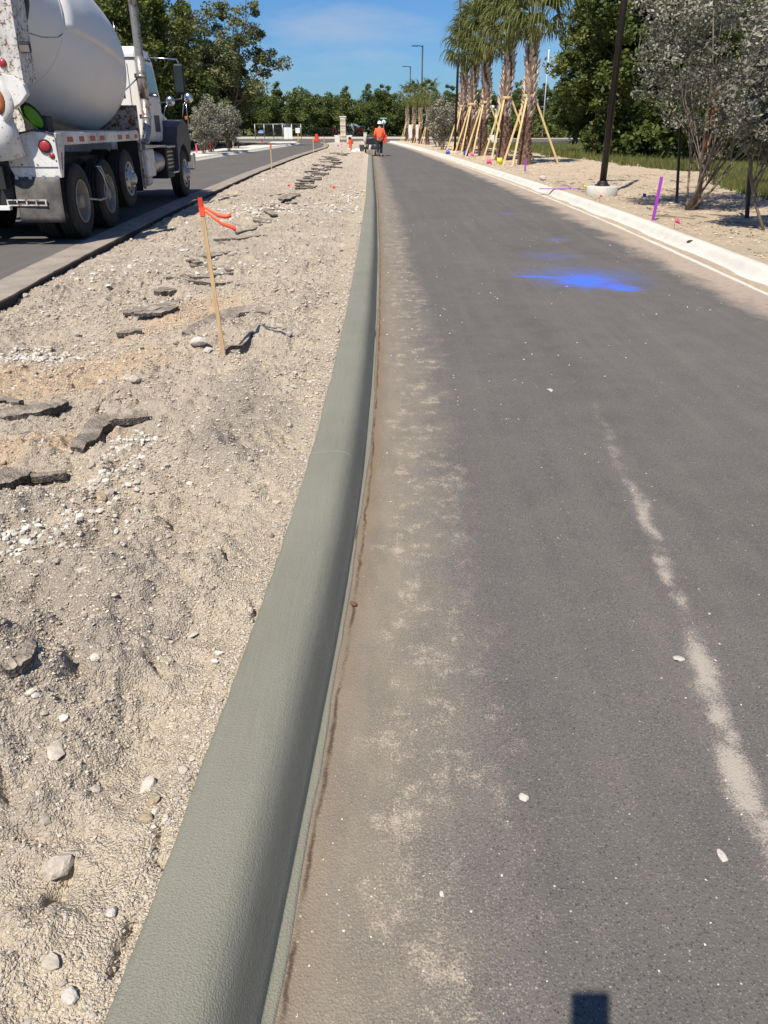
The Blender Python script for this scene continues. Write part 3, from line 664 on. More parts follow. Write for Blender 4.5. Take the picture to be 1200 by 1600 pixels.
slab([(280, 432), (310, 433), (345, 428), (364, 426)], .08, .03, 'long dark-edged asphalt strip under the flat crossing strip', .005, 17)
slab([(262, 440), (300, 442), (345, 448), (362, 445)], .07, .03, 'long pale-topped asphalt strip lowest of the cluster behind the stake', 0, 18)
slab([(335, 379), (370, 376), (413, 370)], .10, .035, 'long thin asphalt strip alone on pale gravel beyond the stake', .0, 19)
slab([(370, 367), (395, 360), (408, 353)], .10, .03, 'dark bent asphalt strip leading up to two tan tiles', .0, 20)
slab([(403, 352), (412, 346), (420, 342)], .28, .03, 'tan tile of asphalt leaning at a slant on gravel', .01, 21, .2)
slab([(410, 330), (420, 335), (430, 341)], .15, .03, 'narrow brown asphalt piece slanting down to the tan tile', .01, 22)
slab([(404, 322), (420, 321), (436, 322)], .10, .03, 'short flat asphalt strip in front of rubble, slightly raised', .0, 23)
slab([(412, 329), (440, 329), (468, 328)], .08, .03, 'long dark seam of asphalt crossing the rubble', 0, 24)
slab([(439, 318), (450, 313), (466, 310)], .20, .05, 'thick brown asphalt chunk tipped upward in the rubble', .02, 25, .2)
slab([(450, 321), (455, 319), (460, 320)], .22, .05, 'small dark asphalt cube beside the tipped thick chunk', 0, 26)
slab([(422, 307), (440, 304), (458, 303)], .12, .03, 'asphalt sheet lying flat beyond the tipped thick chunk', 0, 27)
slab([(461, 296), (476, 296), (492, 294)], .14, .05, 'dark arched asphalt strip, middle of the receding trail', .01, 28)
g = np.random.default_rng(99)
for i in range(26):
    py_ = 292 - 52 * (i / 25) ** .8; px_ = 478 + (292 - py_) * .95 + g.uniform(-14, 14); L = g.uniform(6, 16) * (.5 + (py_ - 230) / 80)
    slab([(px_ - L, py_ + g.uniform(-.8, .8)), (px_, py_), (px_ + L, py_ + g.uniform(-.8, .8))], g.uniform(.12, .28), g.uniform(.03, .06), 'small dark asphalt strip in the trail receding up the median', .01, 200 + i)

# ------------------------------------------------------------------ stakes, ribbons and flags
M_wood = NM('lath_wood'); wc = M_wood.mix(M_wood.rng(M_wood.noise(6, 5, .6, vec=M_wood.map((9, 9, 1))), .3, .7), (.44, .28, .13), (.58, .41, .22)); M_wood = M_wood.fin(wc, .75)
M_orange = plain('orange_tape', (.85, .10, .04), .5, var=.1); M_redp = plain('red_paint', (.65, .04, .025), .6, var=.2)
M_pink = plain('pink_tape', (.9, .12, .22), .5, var=.1); M_yel = plain('yellow_tape', (.75, .62, .05), .5, var=.1); M_blue = plain('blue_tape', (.03, .06, .45), .5, var=.1)
M_purp = plain('purple_paint', (.30, .045, .42), .6, var=.15); M_blk = plain('black_metal', (.012, .012, .013), .5); M_bwood = plain('brown_stake', (.24, .10, .045), .8, var=.3, sc=9)
def ribbon(pts, w0, w1):
    V = []; n = len(pts)
    for i, p in enumerate(pts):
        ww = w0 + (w1 - w0) * i / (n - 1); V += [(p[0], p[1], p[2] - ww / 2), (p[0] + .004, p[1] + .003, p[2] + ww / 2)]
    return MB().add(V, [(2 * i, 2 * i + 2, 2 * i + 3, 2 * i + 1) for i in range(n - 1)], True)
def solid(o, t): 
    s_ = o.modifiers.new('s', 'SOLIDIFY'); s_.thickness = t; return o
sx0, sy0 = gpt(350, 556); zg = float(med_h(sx0, sy0))
st = empty('survey_stake', (sx0, sy0, zg - .02), 0, 'tall wooden lath stake with a red top and orange ribbon, standing in the dirt', 'stake')
MB().box((-.013, -.006, -.15), (.013, .006, 1.0), (0, -.055, 0), (0, 0, 0)).build('lath', M_wood, st)
MB().box((-.0145, -.0075, 1.0), (.0145, .0075, 1.06), (0, -.055, 0), (0, 0, 0)).build('painted_top', M_redp, st)
solid(MB().box((-.016, -.010, .95), (.016, .010, 1.0), (0, -.055, 0), (0, 0, 0)).build('tape_wrap', M_orange, st), .001)
solid(ribbon([(-.04, -.012, 1.0), (.0, -.03, .985), (.05, -.035, .955), (.10, -.03, .945), (.14, -.04, .958)], .012, .03).build('ribbon', M_orange, st), .0012)
solid(ribbon([(-.04, -.014, .98), (.02, -.045, .945), (.08, -.06, .905), (.14, -.05, .885), (.165, -.06, .87)], .012, .032).build('ribbon', M_orange, st), .0012)
def mini_stake(px_, py_, h_, label, mat, topmat, name='survey_stake', lean=0., w_=.035, z=.0, zz=None):
    cx, cy = gp(px_, py_, z); e = empty(name, (cx, cy, z if zz is None else zz), 0, label, 'stake')
    MB().box((-w_ / 2, -.008, -.1), (w_ / 2, .008, h_), (0, lean, 0), (0, 0, 0)).build('lath', mat, e)
    if topmat: MB().box((-w_ / 2 - .01, -.015, h_ * .86), (w_ / 2 + .03, .015, h_ * 1.02), (0, lean, 0), (0, 0, 0)).build('ribbon', topmat, e)
    return e
mini_stake(425, 270, .95, 'thin pale stake with a red ribbon at the edge of the cut asphalt', M_wood, M_orange, w_=.03)
mini_stake(490, 241, 1.0, 'thin grey stake standing where the farther carriageway narrows', M_wood, None, w_=.04)
mini_stake(507, 237, .9, 'thin stake with pink tape near the tip of the median', M_wood, M_pink, w_=.04)
mini_stake(1020, 345, .70, 'short purple painted lath leaning in the sandy verge', M_purp, None, lean=.06, w_=.05, z=.12)
mini_stake(820, 268, .42, 'tiny purple stake with a crossed stick in front of a palm', M_purp, None, w_=.05, z=.13)
b = MB().box((-.5, -.06, 0), (.5, .06, .012)); o = b.build('purple_lath', M_purp); x_, y_ = gp(880, 295, .15); o.location = (x_ - .1, y_, float(verge_h(x_, y_)) + .012); o.rotation_euler = (0, 0, .05); tag(o, 'purple painted lath lying flat on the sand behind the white kerb', 'lath')
def flag(px_, py_, mat, label, h_=.22, s=.12, z=.13):
    s *= .62; h_ *= .85
    cx, cy = gp(px_, py_, z); e = empty('marker_flag', (cx, cy, float(verge_h(cx, cy)) if px_ > 600 else float(med_h(cx, cy))), random.uniform(-.3, .3), label, 'flag')
    MB().tube([(0, 0, -.05), (0, 0, h_)], .003, 5).build('wire', M_blk, e)
    g = random.Random(px_)
    V = []; n = 5
    for i in range(n):
        t = i / (n - 1); V += [(t * s, .03 * math.sin(5 * t + px_), h_ - .9 * s + -.25 * s * t + g.uniform(-.1, .1) * s), (t * s * .9, .04 * math.sin(4 * t + px_ + 1), h_ - .12 * t * s + g.uniform(-.12, .12) * s)]
    solid(MB().add(V, [(2 * i, 2 * i + 2, 2 * i + 3, 2 * i + 1) for i in range(n - 1)], True).build('flag_cloth', mat, e), .002)
    return e
flag(1053, 358, M_pink, 'pink marker flag in sand between the purple lath and the white kerb', .2, .13)
flag(1003, 316, M_blue, 'blue marker flag just behind the purple lath', .2, .12)
flag(937, 316, M_pink, 'pink marker flag at the foot of the concrete lamp base', .18, .07)
flag(911, 303, M_yel, 'yellow marker flag behind the lamp base at its kerb end', .2, .1)
flag(776, 259, M_yel, 'yellow flag in sand near the braces of the second palm', .35, .4)
flag(760, 258, M_pink, 'pink flag between two palm braces beside the yellow flag', .3, .35)
flag(724, 244, M_blue, 'blue flag at the foot of a palm brace', .35, .45)
flag(735, 246, M_pink, 'small pink flag next to a blue flag by the palm braces', .3, .3)
flag(697, 241, M_blue, 'dark blue flag at the kerb beside the tall dark lamp', .25, .4)
flag(520, 296, M_orange, 'orange marker flag lying low in the dirt near the fresh kerb', .08, .13, .08)
flag(450, 291, M_orange, 'faint orange flag on pale dirt left of the asphalt trail', .1, .1, .05)
for i, (a, b_) in enumerate(((308, 243), (330, 240), (365, 236), (373, 234), (410, 229))):
    mini_stake(a, b_, .6, ['pink stake in mulch just past the truck bonnet', 'reddish stake at the foot of the silver shrubs', 'grey stake between the silver shrubs and the dark trees', 'short dark stake beside a grey stake in mulch', 'small red stake where the pale pavement bends'][i], [M_pink, M_redp, M_wood, M_bwood, M_redp][i], None, w_=.09)
# shrub stakes
def post(name, px_, py_, top, r_, mat, label, z=.2, band=False):
    cx, cy = gp(px_, py_, z); D = cy; tx = (top[0] - 600) / 1200 * D / (_c + (800 - top[1]) / 1200 * _s); tz = hz(top[1], D)
    e = empty(name, (cx, cy, z), 0, label, 'stake'); b = MB().tube([(0, 0, -.3), (tx - cx, .1, tz - z)], r_, 4, sq=True, smooth=False); b.build('shaft', mat, e)
    if band: f = .62; MB().tube([((tx - cx) * f, .1 * f, (tz - z) * f), ((tx - cx) * (f + .03), .1 * (f + .03), (tz - z) * (f + .03))], r_ * 1.25, 6).build('strap', M_blk, e)
    return e
post('wooden_stake', 1088, 320, (1124, 137), .055, M_bwood, 'tall leaning red-brown wooden stake tied to the silver shrub', band=True)
post('steel_stake', 1060, 313, (1066, 195), .032, M_blk, 'slim black stake among the bare stems of the silver shrub')
post('steel_stake', 1171, 333, (1178, 235), .04, M_blk, 'black stake between the grass patch and the second silver shrub')
# ------------------------------------------------------------------ street lamps
M_bronze = plain('bronze_pole', (.022, .016, .013), .45, var=.2)
lz = .14
lx, ly = gp(940, 300, .2)
lamp = empty('street_lamp', (lx, ly, .19), 0, 'dark bronze street lamp on a round concrete footing behind the kerb', 'street lamp', 'street lamps along the verge')
MB().tube([(0, 0, .24), (0, 0, 8.5)], [.078, .062], 16).build('pole', M_bronze, lamp)
b = MB().lathe([(0.001, -.3), (.36, -.3), (.36, .12), (.345, .14), (.001, .145)], n=32); b.build('footing', m_conc('footing_conc', (.58, .56, .50), .25), lamp)
bp = MB().lathe([(.001, .145), (.17, .145), (.17, .175), (.11, .18), (.10, .25), (.08, .255)], n=24).build('base_plate', M_bronze, lamp)
for k in range(4):
    a = k * math.pi / 2 + .7; MB().tube([(.135 * math.cos(a), .135 * math.sin(a), .17), (.135 * math.cos(a), .135 * math.sin(a), .225)], .016, 6).build('bolt', M_bronze, bp)
MB().tube([(0, 0, 8.4), (-.35, 0, 8.47), (-.45, 0, 8.47)], [.04, .035, .03], 8).build('arm', M_bronze, lamp)
MB().box((-1.05, -.14, 8.42), (-.4, .14, 8.5)).build('lamp_head', M_bronze, lamp, .02)
for (px_, D, lab) in ((712, 52, 'tall dark street lamp standing beside the palm row'), (658, 87, 'dark street lamp with its arm towards the road before the smaller palms'), (640, 116, 'dark street lamp nearest the tree line, farthest up the road')):
    c = copy_tree(lamp); c.location = (ap(px_, D) , D, .08); c['label'] = lab
# ------------------------------------------------------------------ trees
def leaf_mat(name, dark, light, trans=.25, rough=.55, spec=.3):
    m = NM(name); at = m.n('ShaderNodeAttribute'); at.attribute_name = 'tint'
    c = m.mix(at.outputs['Fac'], dark, light); m.fin(c, rough, None, 0, spec)
    tr = m.n('ShaderNodeBsdfTranslucent', {0: m.mix(.5, c, light)}); mxs = m.n('ShaderNodeMixShader', {0: trans}); m.t.links.new(m.p.outputs[0], mxs.inputs[1]); m.t.links.new(tr.outputs[0], mxs.inputs[2]); m.t.links.new(mxs.outputs[0], m.out.inputs[0])
    return m.m
M_leaf = [leaf_mat('leaf_olive', (.055, .078, .016), (.19, .21, .05)), leaf_mat('leaf_dark', (.048, .074, .018), (.165, .195, .05)), leaf_mat('leaf_grey', (.08, .10, .035), (.25, .265, .115))]
M_leaf_silver = leaf_mat('leaf_silver', (.10, .10, .072), (.38, .365, .29), .1, .6, .25)
M_bark = plain('bark', (.14, .115, .09), .9, var=.4, sc=8, bump=.6, bsc=20); M_barkred = plain('bark_red', (.19, .15, .115), .85, var=.35, sc=10)
def leaves(C, Rd, nl, size, g, asp=.5, up=.3):
    """C clump centres (n,3), Rd clump radii (n,), nl leaves each"""
    n = len(C) * nl; c = np.repeat(C, nl, 0); r = np.repeat(Rd, nl)
    d = g.normal(size=(n, 3)); d /= np.linalg.norm(d, axis=1)[:, None]; d[:, 2] *= .75
    p = c + d * (r * g.uniform(.15, 1, n) ** .55)[:, None]
    a = g.normal(size=(n, 3)); a[:, 2] *= .7; a /= np.linalg.norm(a, axis=1)[:, None]
    b = np.cross(a, g.normal(size=(n, 3)) + np.array([0, 0, up])); b /= np.linalg.norm(b, axis=1)[:, None]
    s = (size * g.uniform(.6, 1.4, n))[:, None]
    V = np.stack([p - a * s, p + b * s * asp, p + a * s, p - b * s * asp], 1).reshape(-1, 3)
    F = np.arange(n * 4).reshape(-1, 4)
    ct = np.clip(np.repeat(g.uniform(0, .75, len(C)), nl) + g.uniform(-.25, .35, n), 0, 1)
    return V, F, np.repeat(ct, 4)
def tree_meshes(seed, H, W, base, ncl, nl, size, mat, cr=.9, lean=0, shape='oval', trunk_r=.22, bark=None, limbs=14):
    g = np.random.default_rng(seed); C = []
    cz = (H + base) / 2; hz_ = (H - base) / 2
    while len(C) < ncl:
        p = g.uniform(-1, 1, 3); q = np.linalg.norm(p)
        if q > 1 or q < .25: continue
        ang = math.atan2(p[1], p[0]); bumpy = .74 + .34 * math.sin(ang * 3 + seed) * math.sin(p[2] * 4 + seed * 2) + .14 * math.sin(ang * 7 + seed * 3)
        if q > bumpy: continue
        C.append((p[0] * W / 2, p[1] * W / 2, cz + p[2] * hz_ - .12 * hz_ * (p[0] ** 2 + p[1] ** 2) * (shape == 'oval')))
    C = np.array(C); C[:, 0] += lean * (C[:, 2] - base)
    Rd = g.uniform(.35, 1.0, ncl) * cr
    V, F, T = leaves(C, Rd, nl, size, g)
    crown = arr_mesh('crown', V, F, mat, False, T)
    b = MB(); top = Vector((lean * (cz - base), 0, cz))
    tp = [Vector((0, 0, -.3)), Vector((g.normal() * .1, g.normal() * .1, base * .5)), Vector((g.normal() * .15, 0, base)), top]
    b.tube(tp, [trunk_r * 1.25, trunk_r, trunk_r * .85, trunk_r * .35], 8)
    idx = g.choice(ncl, min(limbs, ncl), False)
    for i in idx:
        e = Vector(C[i]); s0 = tp[1].lerp(top, g.uniform(.3, .95)); md = (s0 + e) / 2 + Vector(g.normal(size=3) * .25) + Vector((0, 0, .2))
        q = s0.lerp(md, .5) + Vector(g.normal(size=3) * .1)
        b.tube([s0, q, md, e], [trunk_r * .42, trunk_r * .3, trunk_r * .2, trunk_r * .07], 5, cap=False)
    return crown, b.mesh('trunk', bark or M_bark)
TREES = {}
def tree(kind, x, y, sc, rz, label, group, z=0, name='tree', cat='tree'):
    cm, tm = TREES[kind]; e = empty(name, (x, y, z), rz, label, cat, group); e.scale = (sc, sc, sc)
    put('trunk', tm, e); put('crown', cm, e); return e
TREES['a'] = tree_meshes(11, 11.5, 8.5, 2.0, 120, 190, .13, M_leaf[0], 1.0)
TREES['b'] = tree_meshes(12, 10.5, 7.5, 1.2, 110, 190, .12, M_leaf[1], 1.0)
TREES['c'] = tree_meshes(13, 10.8, 8.0, 1.6, 85, 150, .12, M_leaf[2], .85, .12, limbs=30)
TREES['f'] = tree_meshes(14, 8.0, 7.0, .6, 80, 110, .17, M_leaf[1], 1.1)
TREES['g'] = tree_meshes(15, 8.6, 6.2, .4, 80, 110, .17, M_leaf[0], 1.0)
TREES['bush'] = tree_meshes(16, 2.6, 3.2, .1, 40, 90, .09, M_leaf[1], .5, trunk_r=.05, limbs=6)
TREES['pine'] = tree_meshes(17, 13, 5.5, 4.0, 90, 150, .10, M_leaf[2], .75, limbs=34, trunk_r=.2)
GL = 'tall trees in the wood beyond the mixer truck'
lt = [('a', -27, 42, 1.05), ('b', -22, 36, 1.0), ('pine', -20, 47, 1.05), ('a', -17.2, 44, .95), ('b', -24, 52, 1.1), ('a', -17.5, 54, .95), ('a', -16.3, 60, 1.0), ('a', -22, 64, 1.1), ('f', -15.2, 68, .8), ('b', -18.5, 74, 1.05), ('pine', -26, 58, 1.1), ('f', -19, 38, .75), ('g', -25, 30, 1.2), ('a', -32, 34, 1.2), ('b', -33, 50, 1.3), ('a', -28, 72, 1.2), ('b', -17, 84, .8)]
for i, (k, x, y, s_) in enumerate(lt):
    tree(k, x, y, s_, i * 1.3, {'a': 'tall yellow-green broadleaf tree packed in the wood behind the mixer truck', 'b': 'tall dark green broadleaf tree packed in the wood behind the mixer truck', 'pine': 'thin-crowned grey-green tree showing sky through it above the truck cab', 'g': 'lower yellow-green tree filling the edge of the wood behind the truck', 'f': 'low dark green tree filling the edge of the wood behind the truck'}[k], GL)
tree('c', -13.0, 74, 1.05, .2, 'grey-green tree at the end of the wood, leaning out over the road', None)
tree('c', -15.4, 70, .95, 2.2, 'airy grey-green tree tucked against the leaning tree at the end of the wood', None)
tree('f', -14.2, 79, .7, 1.0, 'low dense dark tree under the leaning grey-green tree', None)
tree('b', -15.6, 76, .85, 1.0, 'dark tree filling in beneath the grey-green tree at the end of the wood', None)
GR = 'oaks behind the grass field on the sandy side'
for i, (k, x, y, s_) in enumerate([('b', 14.6, 51, 1.02), ('b', 18.5, 46, 1.15), ('a', 23, 50, 1.2), ('a', 16.5, 58, 1.1), ('b', 27, 42, 1.15), ('b', 24, 36, 1.0), ('a', 31, 47, 1.2), ('f', 13.6, 57, .7), ('f', 20, 40.5, .6), ('g', 26, 33, .8), ('b', 22, 60, 1.2), ('b', 33, 36, 1.3), ('f', 16.8, 46, .6), ('f', 22, 42.5, .7)]):
    tree(k, x, y, s_, i * 1.7 + .4, {'a': 'tall yellow-green oak massed behind the lamp with the concrete footing', 'b': 'tall dark green oak massed behind the lamp with the concrete footing', 'g': 'lower yellow-green tree in front of the oaks behind the silver shrubs', 'f': 'low dark tree at the foot of the oaks beyond the grass field'}[k], GR)
tree('a', 13.5, 54, .88, 2.5, 'broadleaf tree on the sky side of the mass behind the lamp footing', None)
for i in range(9):
    tree(['f', 'g', 'b'][i % 3], 22 + i * 4.2, 98 + (i * 7) % 20 + i * 4.5, [.95, .9, .85][i % 3] * 1.0, i * 1.1, 'distant green tree beyond the flagpoles', 'distant trees beyond the flagpoles')
# treeline beyond the cross street
g = np.random.default_rng(5)
for i in range(66):
    x = -62 + i * 2.0 + g.uniform(-1, 1); row = i % 3; y = 146 + row * 6 + g.uniform(-2, 2)
    tree(['f', 'g', 'f'][i % 3] if i % 5 else 'b', x, y, g.uniform(.80, 1.08) * (.78 if not i % 5 else 1), g.uniform(0, 6), 'dense dark green tree in the tree line across the end of the road', 'trees of the tree line across the end of the road')
# undergrowth mass behind the wood on both sides
def mass(name, xs, ys, h, n, mat, seed, label=None, r=1.1, nl=60, size=.2):
    g = np.random.default_rng(seed); t = g.uniform(0, 1, n); C = np.stack([np.interp(t, np.linspace(0, 1, len(xs)), xs) + g.normal(0, .9, n), np.interp(t, np.linspace(0, 1, len(ys)), ys) + g.normal(0, .9, n), g.uniform(.2, h, n)], -1)
    V, F, T = leaves(C, g.uniform(.6, 1, n) * r, nl, size, g); o = put(name, arr_mesh(name, V, F, mat, False, T)); o['kind'] = 'stuff'; return o
mass('undergrowth', [-38, -21, -17, -16, -16], [22, 32, 46, 66, 82], 3.2, 260, M_leaf[1], 1)
mass('undergrowth', [-42, -30, -26, -25], [30, 46, 66, 92], 8, 300, M_leaf[1], 6, r=1.5)
mass('undergrowth', [14, 17, 21, 25, 34], [52, 46, 41, 35, 30], 2.8, 230, M_leaf[1], 2)
mass('undergrowth', [17, 22, 28, 34, 42], [64, 56, 50, 44, 38], 8, 260, M_leaf[1], 4, r=1.6)
mass('undergrowth', [-70, 75], [157, 157], 4.5, 500, M_leaf[1], 3, r=1.7, size=.3)
mass('undergrowth', [15, 60], [122, 142], 2.5, 200, M_leaf[0], 8, r=1.5, size=.3)
tree('bush', 12.6, 51, .75, .5, 'rounded dark bush at the edge of the grass field', None, name='bush', cat='bush')
# silver shrubs
def silver(seed, H, W, base, n, nl, size, stems=6, cx=0, cr=.42):
    g = np.random.default_rng(seed); C = []
    while len(C) < n:
        p = g.uniform(-1, 1, 3); q = np.linalg.norm(p)
        if q > .95 or q < .3: continue
        C.append((cx + p[0] * W / 2, p[1] * W / 2, (H + base) / 2 + p[2] * (H - base) / 2))
    C = np.array(C); V, F, T = leaves(C, g.uniform(.5, 1, n) * cr, nl, size, g, .45)
    cm = arr_mesh('crown', V, F, M_leaf_silver, False, T); out = []
    for s_ in range(stems):
        b = MB(); a = s_ * 6.28 / stems + g.uniform(-.4, .4); r0 = g.uniform(.03, .1)
        p0 = Vector((r0 * math.cos(a), r0 * math.sin(a), -.1)); c_ = Vector(C[g.integers(n)]); p1 = Vector((c_.x * .45 + .2 * math.cos(a), c_.y * .45 + .2 * math.sin(a), base * .8 + .1)); 
        p01 = p0.lerp(p1, .5) + Vector(g.normal(size=3) * .06)
        b.tube([p0, p01, p1, p1.lerp(c_, .5) + Vector(g.normal(size=3) * .1), c_], [.028, .024, .02, .014, .006], 6)
        for k in range(6):
            e = Vector(C[g.integers(n)]); s0 = p01.lerp(p1, g.uniform(0, 1)); b.tube([s0, s0.lerp(e, .5) + Vector(g.normal(size=3) * .1), e], [.012, .009, .004], 4, cap=False)
        out.append(b.mesh('stem', M_barkred))
    return cm, out
def put_silver(mm, x, y, z, sc, rz, label, group=None):
    e = empty('silver_shrub', (x, y, z), rz, label, 'shrub', group); e.scale = (sc,) * 3; put('crown', mm[0], e)
    for s_ in mm[1]: put('stem', s_, e)
    return e
S1 = silver(21, 5.0, 3.7, 1.0, 240, 105, .038, 6, cr=.38, cx=.45); S2 = silver(22, 3.5, 2.2, .95, 90, 150, .042, 6, cr=.33); S3 = silver(23, 3.3, 2.4, .5, 70, 60, .07, 7, cr=.4)
x, y = gp(1072, 322, .2); put_silver(S1, x, y, .12, 1, .3, 'tall silver-leaved shrub with bare stems, tied to the leaning brown stake')
x, y = gp(1192, 352, .2); put_silver(S2, x + .15, y, .12, .95, 1.0, 'silver-leaved shrub on dark trunks at the picture edge beside the grass patch')
put_silver(S1, 10.9, 20.5, .1, .95, 2.0, 'silver-leaved shrub standing behind the staked one, trunk hidden')
put_silver(S3, ap(690, 58) + .1, 58, .08, .98, .5, 'silver shrub between the tall dark lamp and the smaller palms')
put_silver(S3, ap(672, 64) + .8, 66, .08, .95, 1.5, 'second silver shrub half hidden behind the first by the palms')
put_silver(S3, ap(328, 53), 53, .1, .93, 2.5, 'grey-leaved shrub with red-brown stems in front of the dark wood')
put_silver(S3, ap(352, 55), 55.5, .1, .88, .4, 'grey-leaved shrub next to its twin in front of the dark wood, road side')
put_silver(S3, ap(316, 50), 50, .1, .75, 3.4, 'smaller grey-leaved shrub showing just past the truck bonnet')
# hanging vines and twigs on the oaks
# ------------------------------------------------------------------ palms
M_frond = leaf_mat('palm_leaf', (.06, .08, .02), (.19, .21, .06), .35); M_pet = plain('palm_stalk', (.23, .22, .08), .6, var=.3)
m = NM('palm_bark'); M_pbark = m.fin(m.mix(m.rng(m.noise(9, 6, .7), .35, .65), (.09, .05, .033), (.22, .135, .09)), .9, m.bump(m.noise(25, 5, .7), .8, .03))
M_boot = plain('palm_boot', (.50, .40, .32), .85, var=.35, sc=7)
def frond(seed, pet, leaf, bend, nleaf=15):
    g = np.random.default_rng(seed); pts = []; p = Vector((0, 0, 0)); a = R(88)
    for i in range(7):
        pts.append(p.copy()); p = p + Vector((math.cos(a), 0, math.sin(a))) * pet / 6; a -= bend * .05 * (1 + i * .5)
    V = []; F = []; T = []
    hub = pts[-1]; axis = (pts[-1] - pts[-2]).normalized(); side = Vector((0, 1, 0))
    for i in range(nleaf):
        t = (i / (nleaf - 1) - .5) * 2; an = t * R(95)
        d = (axis * math.cos(an) + side * math.sin(an) * .75).normalized(); wv = (side * math.cos(an) - axis * math.sin(an)).normalized(); ln = leaf * (1 - .2 * abs(t)) * g.uniform(.8, 1.15)
        q = hub.copy(); dd = (d + Vector((.25, 0, 0))).normalized(); k0 = len(V); gr = g.uniform(.8, 1.25)
        for k in range(7):
            ww = .040 * (1 - .9 * (k / 6) ** 1.6) * (.5 if k == 0 else 1)
            V += [tuple(q + wv * ww), tuple(q - wv * ww)]; T += [g.uniform(.1, .8)] * 2
            q = q + dd * ln / 6; dd = (dd + Vector((.02, 0, (-.30 - .16 * k) * gr * (.6 + bend * .35)))).normalized()
        for k in range(6): F.append((k0 + 2 * k, k0 + 2 * k + 2, k0 + 2 * k + 3, k0 + 2 * k + 1))
    b = MB().tube(pts, [.028, .024, .02, .018, .016, .014, .012], 5)
    me = bpy.data.meshes.new('frond'); me.from_pydata([tuple(v) for v in b.v] + V, [], b.f + [tuple(i + len(b.v) for i in f) for f in F])
    me.materials.append(M_pet); me.materials.append(M_frond)
    me.polygons.foreach_set('material_index', [0] * len(b.f) + [1] * len(F))
    at = me.attributes.new('tint', 'FLOAT', 'POINT'); at.data.foreach_set('value', [.5] * len(b.v) + T); me.update(); return me
FR = [frond(i, *q) for i, q in enumerate(((2.3, .95, .2), (2.0, 1.15, .7), (1.6, 1.25, 1.0), (1.15, 1.2, 1.3), (2.35, 1.1, .5), (.95, .8, 1.2)))]
def palm_trunk(seed, H):
    g = np.random.default_rng(seed); b = MB(); n = 14; pts = [Vector((.05 * math.sin(i * .8 + seed), .05 * math.cos(i * .7), -.2 + (H + .2) * i / (n - 1))) for i in range(n)]
    rr = [.30, .25, .215, .20, .195, .19, .185, .18, .18, .185, .19, .19, .185, .17]
    b.tube(pts, rr, 12); tr = b
    bb = MB()
    def at(h):
        t = min(max((h + .2) / (H + .2) * (n - 1), 0), n - 1.001); i = int(t); f = t - i; return pts[i].lerp(pts[i + 1], f), rr[i] + (rr[i + 1] - rr[i]) * f
    h = .25; k = 0
    low = MB()
    while h < H:
        c, r_ = at(h); big = h > H * .40
        for j in range(5 if big else 7):
            a = k * 2.4 + j * 6.283 / (5 if big else 7) + g.uniform(-.15, .15); o_ = Vector((math.cos(a), math.sin(a), 0)); tv = Vector((-o_.y, o_.x, 0))
            L_ = (.20 if big else .10) * g.uniform(.7, 1.2); out_ = (.10 if big else .05) * g.uniform(.7, 1.3); wd = .065 if big else .05
            p0 = c + o_ * (r_ - .02); p1 = c + o_ * (r_ + out_) + Vector((0, 0, L_)) + tv * .05 * (1 if k % 2 else -1)
            V = [p0 - tv * wd - Vector((0, 0, .05)), p0 + tv * wd - Vector((0, 0, .05)), p1 + tv * wd * .5, p1 - tv * wd * .5, p0 - tv * wd * .6 + Vector((0, 0, L_ * .6)), p0 + tv * wd * .6 + Vector((0, 0, L_ * .6))]
            (bb if big else low).add(V, [(0, 1, 2, 3), (3, 2, 5, 4), (1, 5, 2), (0, 3, 4), (0, 4, 5, 1)])
        h += .115 if big else .10; k += 1
    low.v = low.v; tr.add(low.v, low.f)
    return tr.mesh('trunk', M_pbark, False), bb.mesh('boots', M_boot, False)
PT = [palm_trunk(s_, 3.65) for s_ in (1, 2, 3)]
M_brace = plain('brace_timber', (.60, .44, .22), .7, var=.15, sc=5)
def palm(i, x, y, sc, label, group, braces=True, frn=36, z=.12, spread=1.0):
    g = np.random.default_rng(300 + i); e = empty('cabbage_palm', (x, y, z), g.uniform(0, 6), label, 'palm tree', group); e.scale = (sc,) * 3
    t, bt = PT[i % 3]; put('trunk', t, e); put('boots', bt, e)
    for k in range(frn):
        a = k * 2.399 + g.uniform(-.2, .2); lay = k / frn; w_ = -e.rotation_euler.z      # wind leans the heads to +x
        m_ = FR[[0, 4, 1, 2, 3, 5][int(lay * 5.99)]]
        tilt = (.02 + .16 * lay) * spread * g.uniform(.6, 1.4)
        q = Matrix.Rotation(a, 4, 'Z') @ Matrix.Rotation(tilt, 4, 'Y')
        wind = Matrix.Rotation(w_, 4, 'Z') @ Matrix.Rotation(.07, 4, 'Y') @ Matrix.Rotation(-w_, 4, 'Z')
        f = put('frond', m_, e); f.matrix_local = Matrix.Translation((math.cos(a) * .1, math.sin(a) * .1, 3.42 + .35 * (1 - lay))) @ wind @ q @ Matrix.Diagonal((1, 1, 1, 1)) @ Matrix.Scale(g.uniform(.85, 1.08), 4)
    if braces:
        for (bx, by) in ((-.58, -1.0), (-.85, -.45), (1.3, .1)):
            if braces == 2 and bx > 0: continue
            L_ = Vector((bx, by, -.05)) * 1.0; top = Vector((bx * .13, by * .13, 2.25)); b = MB().tube([L_, top], .046, 4, sq=True, smooth=False)
            o = b.build('brace', M_brace, e); o.rotation_euler = (0, 0, -e.rotation_euler.z)
        b = MB().lathe([(.235, 2.16), (.24, 2.17), (.24, 2.24), (.235, 2.25)], n=14); b.build('strap', M_brace, e)
    return e
GP = 'newly planted cabbage palms propped with timber braces'
